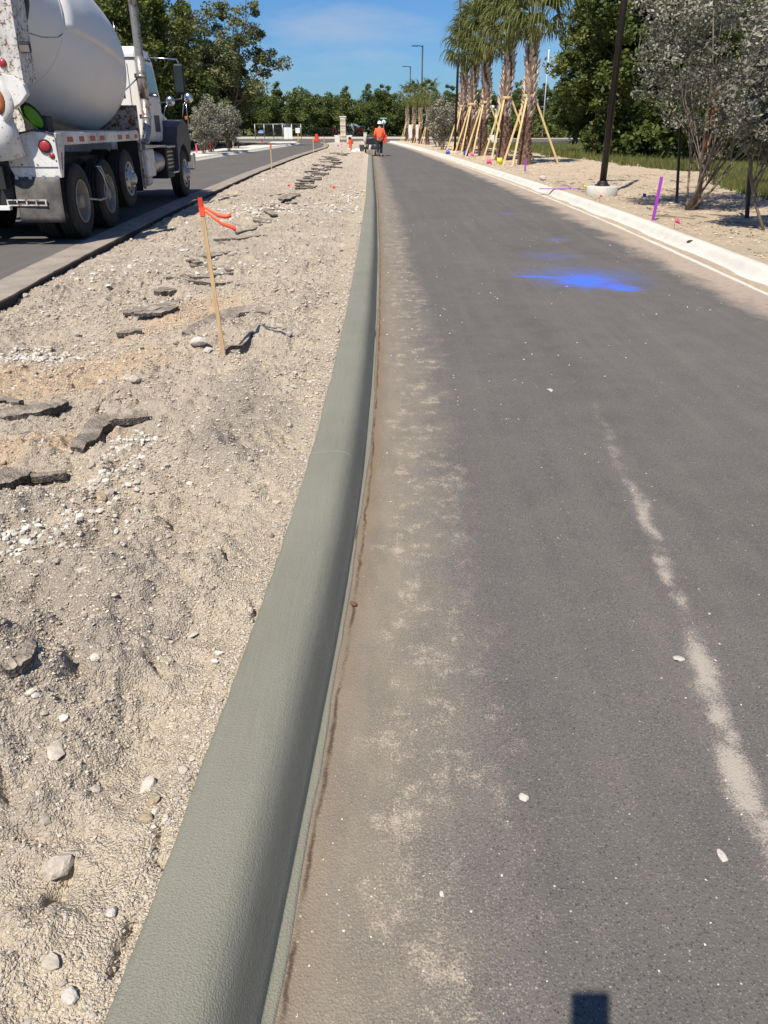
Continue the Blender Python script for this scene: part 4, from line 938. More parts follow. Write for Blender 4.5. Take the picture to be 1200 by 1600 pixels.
pr = [(823, 36, 1.0, 'cabbage palm standing alone at the near end of the row, braces spread both ways'), (788, 40.5, 1.02, 'second cabbage palm of the tall row, yellow flag near its braces'),
      (756, 46, 1.0, 'third cabbage palm of the tall row, dark boots fanned out under its head'), (737, 50, 1.0, 'fourth cabbage palm of the tall row, between the third palm and the dark lamp'), (722, 54, 1.0, 'cabbage palm right beside the tall dark lamp')]
for i, (px_, D, s_, lab) in enumerate(pr): palm(i, ap(px_, D), D, s_ * 1.17, lab, GP)
pr = [(668, 74, .78, 'smaller cabbage palm with the broadest head, nearest of the far clump'), (657, 78, .78, 'small cabbage palm hidden in part by the middle street lamp'), (647, 82, .8, 'small cabbage palm, second from the road-end of the far clump'), (636, 90, .82, 'small cabbage palm closest to the worker, last of the far clump')]
for i, (px_, D, s_, lab) in enumerate(pr): palm(i + 5, ap(px_, D), D, s_, lab, GP, 2, 20, spread=1.5)

# ------------------------------------------------------------------ grass
def grass(name, n, pos, hlo, hhi, wd, mat, seed, zf):
    g = np.random.default_rng(seed); x, y = pos(g, n); n = len(x); z = zf(x, y); a = g.uniform(0, 6.28, n); h = g.uniform(hlo, hhi, n) * (.6 + .8 * vn(x * .8, y * .8, 71)); le = g.normal(0, .35, (n, 2)) * h[:, None]
    d = np.stack([np.cos(a), np.sin(a)], -1) * wd
    V = np.stack([np.stack([x - d[:, 0], y - d[:, 1], z], -1), np.stack([x + d[:, 0], y + d[:, 1], z], -1), np.stack([x + le[:, 0], y + le[:, 1], z + h], -1)], 1).reshape(-1, 3)
    o = put(name, arr_mesh(name, V, np.arange(n * 3).reshape(-1, 3), mat, False, np.repeat(g.uniform(0, 1, n), 3))); o['kind'] = 'stuff'; return o
M_gr = leaf_mat('grass_blade', (.07, .095, .02), (.20, .205, .065), .35, .7)
def field(g, n):
    y = 30 + 62 * g.uniform(0, 1, n) ** 1.5; x = RX(y) + .5 + np.interp(y, [0, 15, 22, 36, 60, 95], [6, 9, 9, 8, 7, 8]) - 2.2 + g.uniform(0, 1, n) ** 1.3 * 26 + .6 * fbm(y * .6, y * 0, 3, 3)
    return x, y
grass('grass', 70000, field, .14, .42, .02, M_gr, 1, lambda x, y: np.where(x < RX(y) + 8, verge_h(x, y) - .05, -.2))
def patch(g, n):
    y = g.uniform(14.5, 29, n); x0 = np.interp(y, [14.5, 19, 24, 29], [7.9, 8.3, 9.3, 11.2]) + .35 * fbm(y * 1.1, y * 0, 5, 3); return x0 + g.uniform(0, 1, n) ** .9 * 6.5, y
grass('grass', 70000, patch, .05, .17, .009, M_gr, 2, lambda x, y: verge_h(x, y) - .005)
X, Y = np.meshgrid(np.linspace(7, 40, 60), np.linspace(27, 92, 90)); 
strip('grass_field', M_grass_g, lambda y: float(RX(y)) + .5 + float(np.interp(y, [0, 15, 22, 36, 60, 95], [6, 9, 9, 8, 7, 8])) - .3, lambda y: 90., -8, 92, lambda X, Y: -.03 + .02 * fbm(X * .3, Y * .3, 4, 3), 1, 40)['kind'] = 'structure'
MB().add([(-90, 138, .02), (200, 138, .02), (200, 400, .3), (-90, 400, .3)], [(0, 1, 2, 3)]).build('far_lawn', M_grass_g)['kind'] = 'structure'
# ------------------------------------------------------------------ mixer truck
M_tw = rusty('truck_white', (.70, .69, .66), .35); M_tcab = plain('cab_white', (.74, .73, .70), .3, var=.05, sc=2); M_trust = rusty('truck_rusty_white', (.60, .59, .56), .62, sc=9)
M_drum = NM('drum_paint'); dn = M_drum.rng(M_drum.noise(1, 6, .6, vec=M_drum.map((.9, .5, .9))), .4, .7, 0, .35)
dc = M_drum.mix(dn, (.72, .72, .71), (.58, .56, .53)); dc = M_drum.mix(M_drum.rng(M_drum.noise(16, 4, .7), .68, .74, 0, .5), dc, (.2, .17, .14)); M_drum = M_drum.fin(dc, .5, M_drum.bump(M_drum.noise(2.5, 2), .12, .05))
M_tyre = plain('tyre_rubber', (.022, .021, .020), .8, var=.5, sc=5, bump=.3, bsc=40); M_alu = plain('dull_aluminium', (.42, .42, .42), .4, .7, .2, 8); M_chrome = plain('chrome', (.65, .65, .66), .22, 1, .08)
M_rim = plain('dusty_rim', (.27, .24, .20), .6, var=.25, sc=6); M_dark = plain('chassis_black', (.018, .018, .020), .6, var=.4); M_plast = plain('grey_plastic', (.05, .055, .065), .55, var=.15)
M_flap = plain('dusty_rubber', (.09, .085, .08), .85, var=.55, sc=4, bump=.4, bsc=9); M_tred = plain('red_lens', (.32, .03, .04), .35, var=.1); M_glass = plain('dark_glass', (.02, .03, .035), .06, var=.1, spec=.8)
M_lime = plain('lime_green', (.14, .34, .015), .45, var=.1); M_oxo = plain('rust_orange', (.42, .13, .04), .8, var=.35, sc=8); M_rustp = rusty('rusty_plate', (.42, .38, .34), .75, sc=6); M_exh = rusty('exhaust_steel', (.40, .38, .36), .55, .3, (.28, .24, .21), (.2, .08, .04), 4)
M_exh.node_tree.nodes['Principled BSDF'].inputs['Metallic'].default_value = .65
TX = -1.22
T = empty('mixer_truck', (-4.65, 12.93, 0), R(1.8), 'dusty white concrete mixer truck with a large grey drum on the farther carriageway', 'truck')
def wheel(x, y, z, r, kind, side):
    wl = empty('wheel'); wl.parent = T; wl.location = (x, y, z); wl.scale = (side, 1, 1); wd = .28
    t = MB(); pf = [(r * .56, -.02), (r * .60, -.005), (r * .80, .0), (r * .93, -.008), (r * .975, -.03)]
    xs = -.03
    for g_ in range(4): pf += [(r, xs - .005), (r, xs - .045), (r * .972, xs - .048), (r * .972, xs - .056)]; xs -= .057
    pf += [(r, -.262), (r * .93, -.275), (r * .6, -.28), (r * .56, -.27)]
    t.lathe(pf, axis='x', n=48); t.build('tyre', M_tyre, wl)
    if kind != 'steer':
        t = MB(); t.lathe([(a, b - .33) for a, b in pf[::1]], axis='x', n=32); t.build('tyre', M_tyre, wl)
    rm = MB()
    if kind == 'dual':
        rm.lathe([(r * .58, 0), (r * .56, .012), (r * .54, -.01), (r * .52, -.05), (r * .50, -.17), (r * .46, -.19), (r * .28, -.16), (r * .22, -.15), (r * .20, -.10), (r * .19, -.02), (r * .16, 0), (.001, .002)], axis='x', n=36)
        mt = M_rim
    else:
        rm.lathe([(r * .60, 0), (r * .58, .012), (r * .55, -.01), (r * .53, -.03), (r * .42, -.01), (r * .34, .03), (r * .22, .04), (r * .20, .10), (r * .12, .12), (.001, .12)], axis='x', n=36)
        mt = M_alu
    rmo = rm.build('rim', mt, wl); n = 8
    hb = MB()
    for k in range(n):
        a = 2 * math.pi * k / n; rr = r * (.40 if kind == 'dual' else .44); xx = -.176 if kind == 'dual' else -.002
        hb.lathe([(.001, xx + .012), (.032, xx + .008), (.034, xx)], axis='x', n=10) if False else hb.ball((xx, rr * math.cos(a), rr * math.sin(a)), .034, 10, 6, (.35, 1, 1))
    hb.build('hand_hole', M_dark, wl)
    hb = MB()
    for k in range(10):
        a = 2 * math.pi * k / 10; rr = r * .26; xx = -.16 if kind == 'dual' else .035
        hb.tube([(xx, rr * math.cos(a), rr * math.sin(a)), (xx + .035, rr * math.cos(a), rr * math.sin(a))], .015, 6)
    hb.build('lug_nut', M_chrome if kind != 'dual' else M_rim, wl)
    return wl
for y, z, r, k in ((-.12, .54, .54, 'dual'), (1.32, .54, .54, 'dual'), (2.72, .70, .50, 'lift'), (7.85, .54, .54, 'steer')):
    wheel(-.02, y, z, r, k, 1); wheel(2 * TX + .02, y, z, r, k, -1)
    MB().tube([(-.3, y, z), (2 * TX + .3, y, z)], .09, 10).build('axle', M_dark, T)
for x in (-.80, -1.62): MB().box((x - .05, -1.1, .78), (x + .05, 9.1, 1.08)).build('frame_rail', M_dark, T)
MB().box((-2.0, -.3, .62), (-.44, 5.4, 1.12)).build('underbody_blocker', M_dark, T)  # black box added to block light through the truck's underbody
MB().box((-1.75, 5.4, .5), (-.6, 8.9, 1.3)).build('front_underbody_blocker', M_dark, T)  # forward half of the added light-blocking box, below cab and bonnet
# rear fenders, both sides
for sgn in (1, -1):
    def fx(x): return x if sgn == 1 else 2 * TX - x
    def bx(x0, x1): a, b = fx(x0), fx(x1); return min(a, b), max(a, b)
    a, b = bx(-.72, 0)
    f = MB().prism([(a, 1.49), (b, 1.47), (b, 1.495), (a, 1.515)], -.86, 3.75, 'y'); fo = f.build('fender', M_tw, T, .004)
    a, b = bx(-.025, .004); MB().box((a, -.90, 1.335), (b, 3.76, 1.488)).build('fender_skirt', M_tw, T, .004)
    for (q0, q1) in ((-.45, -.20), (.10, .32), (.62, .90), (1.15, 1.40), (2.2, 2.48), (2.75, 2.98), (3.35, 3.55)):
        a, b = bx(.003, .008); MB().box((a, q0, 1.37), (b, q1, 1.44)).build('reflector', M_tred, fo)
    pl = [(fx(0), .92), (fx(0), 1.475), (fx(-.12), 1.51), (fx(-.30), 1.525), (fx(-.46), 1.49), (fx(-.58), 1.41), (fx(-.68), 1.29), (fx(-.71), 1.22), (fx(-.70), 1.05), (fx(-.64), .92)]
    if sgn == -1: pl = pl[::-1]
    pn = MB().prism(pl, -.955, -.925, 'y').build('fender_end_panel', M_tw, T, .005)
    rim_ = [(fx(a_), -.965, z_) for a_, z_ in ((0, 1.475), (-.12, 1.512), (-.30, 1.527), (-.46, 1.492), (-.58, 1.412), (-.68, 1.292), (-.71, 1.22))]
    MB().tube(rim_, .014, 6).build('edge_bead', M_plast, pn)
    c_ = MB().lathe([(.001, -.03), (.06, -.027), (.075, -.015), (.078, 0)], (fx(-.15), -.958, 1.325), 'y', 24); c_.build('tail_light', M_tred, pn)
    MB().lathe([(.078, -.004), (.082, -.02), (.09, -.02), (.092, 0)], (fx(-.15), -.958, 1.325), 'y', 24).build('lamp_ring', M_dark, pn)
    MB().lathe([(.001, -.012), (.036, -.01), (.04, 0)], (fx(-.075), -.958, 1.205), 'y', 18).build('marker_light', M_tred, pn)
    for (q, h_) in ((-.66, 1.12), (-.52, 1.09), (-.3, 1.09), (-.02, 1.4), (-.6, 1.2), (-.03, 1.14)): MB().ball((fx(q), -.958, h_), .011, 6, 4).build('rivet', M_dark, pn)
    MB().box((min(fx(-.69), fx(-.02)), -.966, 1.055), (max(fx(-.69), fx(-.02)), -.957, 1.062)).build('crease', M_plast, pn)
    a, b = bx(-.02, .006); MB().prism([(-.90, 1.335), (-.955, .92), (-.86, .92), (-.62, 1.335)], a, b, 'x').build('fender_side_end', M_tw, T)
    a, b = bx(.006, .010); MB().prism([(-.80, 1.25), (-.885, 1.02), (-.85, 1.02), (-.755, 1.25)], a, b, 'x').build('reflector', M_tred, T)
    # mud flap: a bent rubber sheet
    V = []; nx_, nz_ = 7, 9
    for i in range(nz_):
        t = i / (nz_ - 1)
        for j in range(nx_):
            s_ = j / (nx_ - 1); V.append((fx(-.66 + .64 * s_ + .02 * t), -.975 - .07 * t - .05 * math.sin(t * 2.6) * (1 - .5 * s_) - .03 * max(0, s_ - .8) * 5 * t, .93 - .60 * t))
    fl_ = MB().add(V, [(i * nx_ + j, i * nx_ + j + 1, (i + 1) * nx_ + j + 1, (i + 1) * nx_ + j) for i in range(nz_ - 1) for j in range(nx_ - 1)], True).build('mud_flap', M_flap, T); solid(fl_, .012)
    for k in range(4): MB().box((fx(-.62 + .19 * k) - .022, -.985, .90), (fx(-.62 + .19 * k) + .022, -.968, .95)).build('flap_clamp', M_alu, fl_)
    cb = MB().box((min(fx(-.78), fx(-.22)), -1.085, .555), (max(fx(-.78), fx(-.22)), -1.07, .57)).box((min(fx(-.78), fx(-.22)), -1.085, .625), (max(fx(-.78), fx(-.22)), -1.07, .64))
    for k in range(5): cb.box((fx(-.78 + .135 * k) - .006, -1.087, .555), (fx(-.78 + .135 * k) + .012, -1.068, .64))
    cb.build('step_bracket', M_trust, T)
    a, b = bx(-.44, -.05); MB().box((a, 3.70, .42), (b, 3.73, 1.335)).build('inner_flap', M_dark, T)
    a, b = bx(-.02, .02); MB().box((a, 3.66, .46), (b, 3.74, 1.93)).build('rusty_upright', M_rustp, T)
    # hose and brace over the drive wheels
    if sgn == 1:
        MB().tube([(.03, .72, .98), (.06, .82, .86), (.08, .86, .66), (.07, .78, .52), (.03, .60, .50), (-.02, .2, .55)], .018, 6).build('air_hose', M_alu, T)
        MB().tube([(.02, .66, 1.0), (.05, .78, .99), (.04, 1.32, .55)], .012, 6).build('brace_rod', M_alu, T)
MB().box((-1.9, -1.14, .50), (-.74, -1.04, .56)).build('rear_bar', M_tcab, T, .006)
MB().box((-1.75, -1.0, .56), (-.7, -.86, 1.15)).build('rear_crossmember', M_dark, T)
# bulkhead plates in front of the fender, one above each side
for x0, x1 in ((-.86, -.02), (2 * TX + .02, 2 * TX + .86)):
    o = MB().box((x0, 3.80, 1.50), (x1, 3.83, 1.92)).build('splash_plate', M_rustp, T)
    for k in range(4): MB().box((x0 + .10 + .19 * k, 3.785, 1.50), (x0 + .13 + .19 * k, 3.799, 1.90)).build('plate_rib', M_rustp, o)
    MB().box((x0 - .01, 3.78, 1.92), (x1 + .01, 3.85, 1.94)).build('plate_lip', M_rustp, o)
# drum
A0 = Vector((TX, 4.28, 2.42)); A1 = Vector((TX, -1.0, 3.38)); ax = (A1 - A0).normalized(); DS = (A1 - A0).length / 6.2
DR = [(0, .001), (0, .5), (.02, .72), (.10, .88), (.26, 1.0), (.5, 1.10), (.9, 1.19), (1.35, 1.235), (1.9, 1.25), (2.6, 1.25), (3.15, 1.225), (3.6, 1.13), (4.3, .96), (5.1, .76), (5.7, .62), (6.0, .58), (6.02, .52)]
DR = [(a_ * DS, b_) for a_, b_ in DR]
def ring(s_, r_, n=56, a0=0, a1=2 * math.pi):
    up = Vector((0, 0, 1)); up = (up - ax * up.dot(ax)).normalized(); rt = ax.cross(up)
    return [A0 + ax * s_ + (rt * math.cos(a0 + (a1 - a0) * k / n) + up * math.sin(a0 + (a1 - a0) * k / n)) * r_ for k in range(n)]
b = MB(); V = []
dd = []
for i in range(len(DR) - 1):
    for k in range(3): t = k / 3; dd.append((DR[i][0] + (DR[i + 1][0] - DR[i][0]) * t, DR[i][1] + (DR[i + 1][1] - DR[i][1]) * t))
dd.append(DR[-1])
for s_, r_ in dd: V += ring(s_, r_)
n = 56; b.add(V, [(i * n + k, i * n + (k + 1) % n, (i + 1) * n + (k + 1) % n, (i + 1) * n + k) for i in range(len(dd) - 1) for k in range(n)], True)
drum = b.build('drum', M_drum, T)
def drr(s_): return float(np.interp(s_, [q[0] for q in DR], [q[1] for q in DR]))
for s_ in (.84, 3.5, 4.6):
    V = ring(s_ - .012, drr(s_ - .012) + .001) + ring(s_ - .006, drr(s_) + .007) + ring(s_ + .006, drr(s_) + .007) + ring(s_ + .012, drr(s_ + .012) + .001)
    MB().add(V, [(i * n + k, i * n + (k + 1) % n, (i + 1) * n + (k + 1) % n, (i + 1) * n + k) for i in range(3) for k in range(n)], True).build('weld_seam', M_drum, drum)
# hatch plate on the flank: a patch riding 15 mm proud, slanted like in the photo
up_ = (Vector((0, 0, 1)) - ax * ax.z).normalized(); rt_ = ax.cross(up_)
if rt_.x < 0: rt_ = -rt_
V = []; ns = 10
for i in range(ns + 1):
    s_ = .86 + 2.6 * i / ns
    for j in range(ns + 1):
        a_ = R(-2 + 50 * j / ns - 5 * i / ns); V.append(A0 + ax * s_ + (rt_ * math.cos(a_) + up_ * math.sin(a_)) * (drr(s_) + .012))
ho = MB().add(V, [(i * (ns + 1) + j, i * (ns + 1) + j + 1, (i + 1) * (ns + 1) + j + 1, (i + 1) * (ns + 1) + j) for i in range(ns) for j in range(ns)], True).build('hatch_plate', M_drum, drum); solid(ho, .02)
ge = [A0 + ax * s_ + (rt_ * math.cos(R(a_)) + up_ * math.sin(R(a_))) * (drr(s_) + .002) for s_, a_ in ((3.5, -12), (3.6, -17), (3.9, -24), (4.3, -30))]
MB().tube(ge, .008, 5).build('rust_scratch', M_rustp, drum)
V = ring(4.5, .93, 40) + ring(4.5, .80, 40) + ring(4.7, .78, 40) + ring(4.7, .93, 40); n = 40
MB().add(V, [(i * n + k, i * n + (k + 1) % n, ((i + 1) % 4) * n + (k + 1) % n, ((i + 1) % 4) * n + k) for i in range(4) for k in range(n)], True).build('track_ring', M_dark, T)
# front and rear pedestals
MB().prism([(4.3, 1.08), (4.75, 1.08), (4.6, 2.4), (4.4, 2.6)], TX - .5, TX + .5, 'x').build('front_pedestal', M_tw, T)
for x in (-.62, -1.82): MB().prism([(-.55, 1.08), (-.2, 1.08), (-.30, 2.5), (-.45, 2.5)], x - .07, x + .07, 'x').build('rear_pedestal', M_trust, T)
for x in (-.72, -1.72): MB().tube([(x - .03, -.10, 2.42), (x + .03, -.42, 2.46)], .13, 16).build('roller', M_dark, T)
# discharge hopper, chute and ladder panel hung at the tail
hp = MB().prism([(-.23, 2.10), (-.22, 2.55), (-.20, 3.2), (-.18, 3.95), (-.62, 3.95), (-.66, 2.9), (-.70, 2.3), (-.62, 2.08), (-.40, 2.02)], -1.10, -1.05, 'y').build('hopper_panel', M_trust, T, .006)
MB().prism([(-.23, 2.10), (-.22, 2.55), (-.18, 3.95), (-.21, 3.95), (-.25, 2.55), (-.26, 2.10)], -1.05, -.62, 'y').build('hopper_side', M_trust, T)
for (x_, z_, r_) in ((-.62, 2.48, .055), (-.56, 2.33, .052), (-.58, 2.75, .05)):
    MB().lathe([(.001, -.03), (r_ * .8, -.026), (r_, -.012), (r_ * 1.05, 0)], (x_ + .1, -1.102, z_), 'y', 18).build('tail_light', M_tred, hp)
wl = MB().box((-.20, -1.16, 2.46), (-.06, -1.04, 2.57), (.3, 0, .2)).build('work_lamp', M_dark, T, .01)
MB().box((-.19, -1.175, 2.475), (-.07, -1.162, 2.555), (.3, 0, .2), (-.13, -1.10, 2.515)).build('lens', M_chrome, wl)
MB().prism([(-.55, 2.22), (-.34, 2.18), (-.20, 2.08), (-.17, 1.97), (-.28, 1.86), (-.42, 1.78), (-.46, 1.74), (-.50, 1.95)], -1.22, -1.10, 'y').build('chute_bracket', M_tw, T, .006)
MB().lathe([(.001, -.06), (.16, -.06), (.19, -.05), (.21, -.02), (.21, .0)], (-.68, -1.22, 1.88), 'y', 28).build('chute_bearing', M_oxo, T)
MB().lathe([(.21, -.045), (.30, -.045), (.31, 0), (.21, 0)], (-.68, -1.20, 1.88), 'y', 28).build('bearing_flange', M_tw, T)
MB().tube([(-.72, -1.12, 1.80), (-.66, -1.1, 1.5), (-.62, -1.05, 1.18)], [.20, .22, .20], 14).build('chute_column', M_tw, T)
V = []
n = 12
for i in range(8):
    t = i / 7; c = Vector((-1.0 - .55 * t, -1.35 - .35 * t, 2.30 - .75 * t))
    for k in range(n + 1): a = math.pi * (1 + k / n); V.append(c + Vector((.08 * math.cos(a), .30 * math.cos(a), .30 * math.sin(a))))
solid(MB().add(V, [(i * (n + 1) + k, i * (n + 1) + k + 1, (i + 1) * (n + 1) + k + 1, (i + 1) * (n + 1) + k) for i in range(7) for k in range(n)], True).build('chute', M_trust, T), .012)
# green lid of the water tank behind the fender arch
V = []
go = MB().lathe([(.001, -.02), (.10, -.02), (.115, 0), (.10, .02), (.001, .02)], n=24, axis='y', sx=1.0).build('green_lid', M_lime, T); go.location = (-.36, -.62, 1.70); go.scale = (.75, 1, 1.55); go.rotation_euler = (.1, -.62, .25)
ge = MB().lathe([(.115, -.02), (.14, -.02), (.14, .02), (.115, .02)], n=24, axis='y').build('lid_gasket', M_dark, go)
MB().tube([(-.55, -.70, 1.86), (-.47, -.72, 1.70), (-.30, -.72, 1.54)], .012, 6).build('lid_rod', M_lime, T)
MB().box((-1.0, -.50, 1.1), (-.24, -.2, 1.72)).build('water_tank', M_dark, T, .03)
# cab
cp = [(5.62, 1.28), (7.36, 1.24), (7.42, 2.12), (7.0, 2.88), (6.72, 3.02), (6.2, 3.08), (5.72, 3.07), (5.62, 2.98)]
cab = MB().prism(cp, 2 * TX + .33, -.33, 'x').build('cab', M_tcab, T, .06)
MB().box((2 * TX + .31, 5.60, 2.84), (-.31, 6.75, 2.87)).build('roof_seam', M_plast, cab, .004)
MB().prism([(7.43, 2.16), (7.05, 2.84), (7.07, 2.85), (7.45, 2.17)], 2 * TX + .45, -.45, 'x').build('windscreen', M_glass, cab)
for sgn in (1, -1):
    def bx(x0, x1):
        a, b = (x0, x1) if sgn == 1 else (2 * TX - x0, 2 * TX - x1); return min(a, b), max(a, b)
    a, b = bx(-.335, -.322)
    MB().prism([(6.12, 2.16), (7.22, 2.16), (6.90, 2.76), (6.15, 2.80)], a, b, 'x').build('door_window', M_glass, cab, .02)
    dr = MB().prism([(6.05, 1.36), (7.16, 1.36), (7.3, 2.10), (7.27, 2.14), (6.05, 2.14)], *bx(-.34, -.318), 'x').build('door', M_tcab, cab, .012)
    MB().box((bx(-.32, -.30)[0], 6.15, 1.98), (bx(-.32, -.30)[1], 6.32, 2.02)).build('handle', M_chrome, dr)
    MB().box((bx(-.32, -.312)[0], 6.5, 1.46), (bx(-.32, -.312)[1], 7.0, 1.80)).build('door_trim', M_plast, dr, .004)
    a, b = bx(-1.05, -.66); MB().box((a, 5.605, 2.12), (b, 5.617, 2.80)).build('rear_window', M_glass, cab, .02)
    a, b = bx(-.55, -.54); MB().box((a, 5.610, 1.9), (b, 5.619, 2.75)).build('seam', M_plast, cab)
    # bonnet-side fender with wheel arch
    arch = [(8.60, .72), (8.72, .95), (8.86, 1.32), (8.62, 1.60), (8.2, 1.72), (7.75, 1.70), (7.35, 1.56), (7.15, 1.3), (7.10, .66), (7.22, .66)]
    inner = [(7.85 + .66 * math.cos(R(t_)), .54 + .66 * math.sin(R(t_))) for t_ in (165, 140, 115, 90, 65, 40, 20)]
    MB().prism([(8.62, 1.60), (8.2, 1.72), (7.75, 1.70), (7.35, 1.56), (7.15, 1.3), (7.08, .60), (7.18, .60)] + inner + [(8.60, .80), (8.84, 1.28)], *bx(-.62, .0), 'x').build('front_fender', M_plast, T, .02)
    MB().box((bx(-.55, -.03)[0], 6.25, 1.14), (bx(-.55, -.03)[1], 7.04, 1.18)).build('step', M_alu, T, .006)
    MB().box((bx(-.45, .0)[0], 6.45, .60), (bx(-.45, .0)[1], 7.04, .64)).build('step', M_alu, T, .006)
    sp_ = MB().box((bx(-.6, -.10)[0], 6.3, .50), (bx(-.6, -.10)[1], 7.04, 1.13)).build('battery_box', M_dark, T, .02)
    for k in range(5): MB().box((bx(-.10, -.085)[0], 6.38, .72 + .08 * k), (bx(-.10, -.085)[1], 6.98, .75 + .08 * k)).build('louvre', M_alu, sp_)
    tk = MB().box((bx(-.62, -.06)[0], 4.35, .62), (bx(-.62, -.06)[1], 5.05, 1.16)).build('tool_box', M_tw, T, .05)
    MB().tube([(bx(-.34, -.33)[0], 5.12, .86), (bx(-.34, -.33)[0], 6.2, .86)], .22, 24).build('fuel_tank', M_alu, T)
    MB().prism([(4.3, 1.17), (6.2, 1.17), (6.2, 1.20), (4.3, 1.24)], *bx(-.6, -.05), 'x').build('tank_cover', M_alu, T, .006)
    MB().tube([(bx(-.3, -.3)[0], 4.7, .55), (bx(-.3, -.3)[0], 5.1, .55)], .13, 16).build('air_tank', M_tw, T)
    # mirrors
    xo = .27 if sgn == 1 else 2 * TX - .27; xi = -.36 if sgn == 1 else 2 * TX + .36; s_ = sgn
    ma = MB().tube([(xi, 6.6, 2.92), (xo, 6.75, 2.90), (xo + .05 * s_, 6.78, 2.80)], .018, 6).build('mirror_arm', M_chrome, T)
    MB().tube([(xi, 7.2, 2.05), (xo, 6.85, 2.14), (xo + .03 * s_, 6.80, 2.24)], .014, 6).build('mirror_arm', M_chrome, T)
    mm = MB().box((xo - .10, 6.74, 2.22), (xo + .12, 6.86, 2.82)).build('mirror', M_dark, T, .04)
    MB().box((xo - .08, 6.728, 2.26), (xo + .10, 6.738, 2.78)).build('mirror_glass', M_glass, mm)
    for (xx, yy, zz, px_) in ((.10, 8.55, 2.20, .115), (-.28, 8.2, 2.12, .10)):
        x_ = xx if sgn == 1 else 2 * TX - xx
        cm = MB().lathe([(.001, -.05), (.06, -.045), (.10, -.02), (.115, .01), (.06, .04), (.001, .05)], (x_, yy, zz), 'y', 20); cm.build('convex_mirror', M_chrome, T)
        MB().tube([(x_, yy + .03, zz), (x_ - .12 * s_, yy - .1, zz - .15), (x_ - .2 * s_, yy - .05, 1.70)], .010, 5).build('mirror_stalk', M_chrome, T)
    x_ = .02 if sgn == 1 else 2 * TX - .02
    MB().tube([(x_, 8.6, 1.55), (x_, 8.6, 2.14)], .010, 5).build('marker_rod', M_chrome, T)
    MB().box((x_ - .05, 8.5, 1.72), (x_ + .02, 8.6, 1.80)).build('turn_signal', M_oxo, T, .01)
hd = [(7.40, 1.0), (9.25, .9), (9.45, 1.35), (9.35, 1.75), (8.4, 1.98), (7.44, 2.10)]
MB().prism(hd, 2 * TX + .62, -.62, 'x').build('bonnet', M_tcab, T, .08)
MB().box((2 * TX + .05, 9.30, .55), (-.05, 9.55, .95)).build('bumper', M_alu, T, .04)
# stack pipe
ex = MB().tube([(-.20, 4.75, 1.22), (-.20, 4.98, 1.30), (-.20, 5.22, 1.48), (-.20, 5.32, 1.72), (-.20, 5.34, 2.1)], [.085, .088, .09, .09, .09], 16).build('exhaust_elbow', M_exh, T)
MB().tube([(-.20, 5.34, 2.1), (-.20, 5.34, 2.85)], .098, 20).build('exhaust_pipe', M_exh, T)
MB().tube([(-.20, 5.34, 2.85), (-.20, 5.34, 3.72), (-.20, 5.32, 3.80), (-.20, 5.26, 3.88), (-.20, 5.2, 3.92)], .085, 20, cap=False).build('exhaust_pipe', M_exh, T)
MB().tube([(-.20, 5.24, 3.885), (-.20, 5.23, 3.895)], .083, 20).build('pipe_mouth', M_dark, T)
for z_ in (2.5, 1.75):
    MB().lathe([(.10, z_ - .025), (.112, z_ - .02), (.112, z_ + .02), (.10, z_ + .025)], (-.20, 5.34, 0), 'z', 18).build('pipe_clamp', M_exh, T)
    MB().box((-.34, 5.30, z_ - .03), (-.29, 5.36, z_ + .05)).build('clamp_bracket', M_dark, T)
MB().tube([(-.30, 5.33, 2.46), (-.95, 4.9, 1.85)], .014, 6).build('stay_rod', M_chrome, T)
MB().tube([(-.31, 5.33, 2.5), (-.24, 5.3, 1.4)], .010, 6).build('stay_rod', M_dark, T)
MB().tube([(-.85, 6.2, 3.05), (-.86, 6.18, 3.55)], .008, 5).build('aerial', M_chrome, T)
# ------------------------------------------------------------------ things at the far end
def base(name, px_, D, label, cat, z=0, group=None): return empty(name, (ap(px_, D), D, z), 0, label, cat, group)
m = NM('stacked_stone'); v = m.n('ShaderNodeTexVoronoi', {'Vector': m.map((1, 1, 2.4)), 'Scale': 4.0}); cs = m.n('ShaderNodeSeparateColor', {0: v.outputs['Color']}).outputs[0]
M_stonep = m.fin(m.mix(cs, (.34, .26, .20), (.66, .56, .46)), .9, m.bump(v.outputs['Distance'], .5, .03))
e = base('stone_pillar', 536, 90, 'tall stacked-stone gate pillar with a cap, standing on low white blocks in the median', 'pillar', .0)
MB().box((-.28, -.28, .3), (.28, .28, 2.38)).build('shaft', M_stonep, e)
g_ = random.Random(4)
for k in range(12):
    for j in range(3 if k % 2 else 2):
        w3 = .56 / (3 if k % 2 else 2); x0 = -.28 + j * w3
        MB().box((x0 + .01, -.30 - g_.random() * .03, .32 + k * .17), (x0 + w3 - .01, -.27, .47 + k * .17)).build('stone', plain('ps%d' % (k % 3), [(.62, .52, .42), (.45, .35, .27), (.7, .62, .52)][k % 3], .9) if k < 3 and j == 0 else bpy.data.materials['ps%d' % (k % 3)], e)
MB().box((-.36, -.36, 2.38), (.36, .36, 2.50)).build('cap', M_white, e, .02)
for x_ in (-.62, .62): MB().box((x_ - .26, -.3, 0), (x_ + .26, .3, .62)).build('wing_block', M_white, e, .02)
MB().box((-.95, -.2, .62), (.95, .25, .72)).build('coping', M_white, e, .01)
M_sign = plain('pale_sign', (.48, .52, .46), .7, var=.15); M_signd = plain('sign_inset', (.34, .40, .37), .6, var=.15)
e = base('monument_sign', 540, 150, 'wide pale monument sign wall with inset panels, behind the stone pillar', 'sign', .02)
MB().box((-1.5, -.2, .25), (1.5, .2, 1.95)).build('wall', M_sign, e, .03)
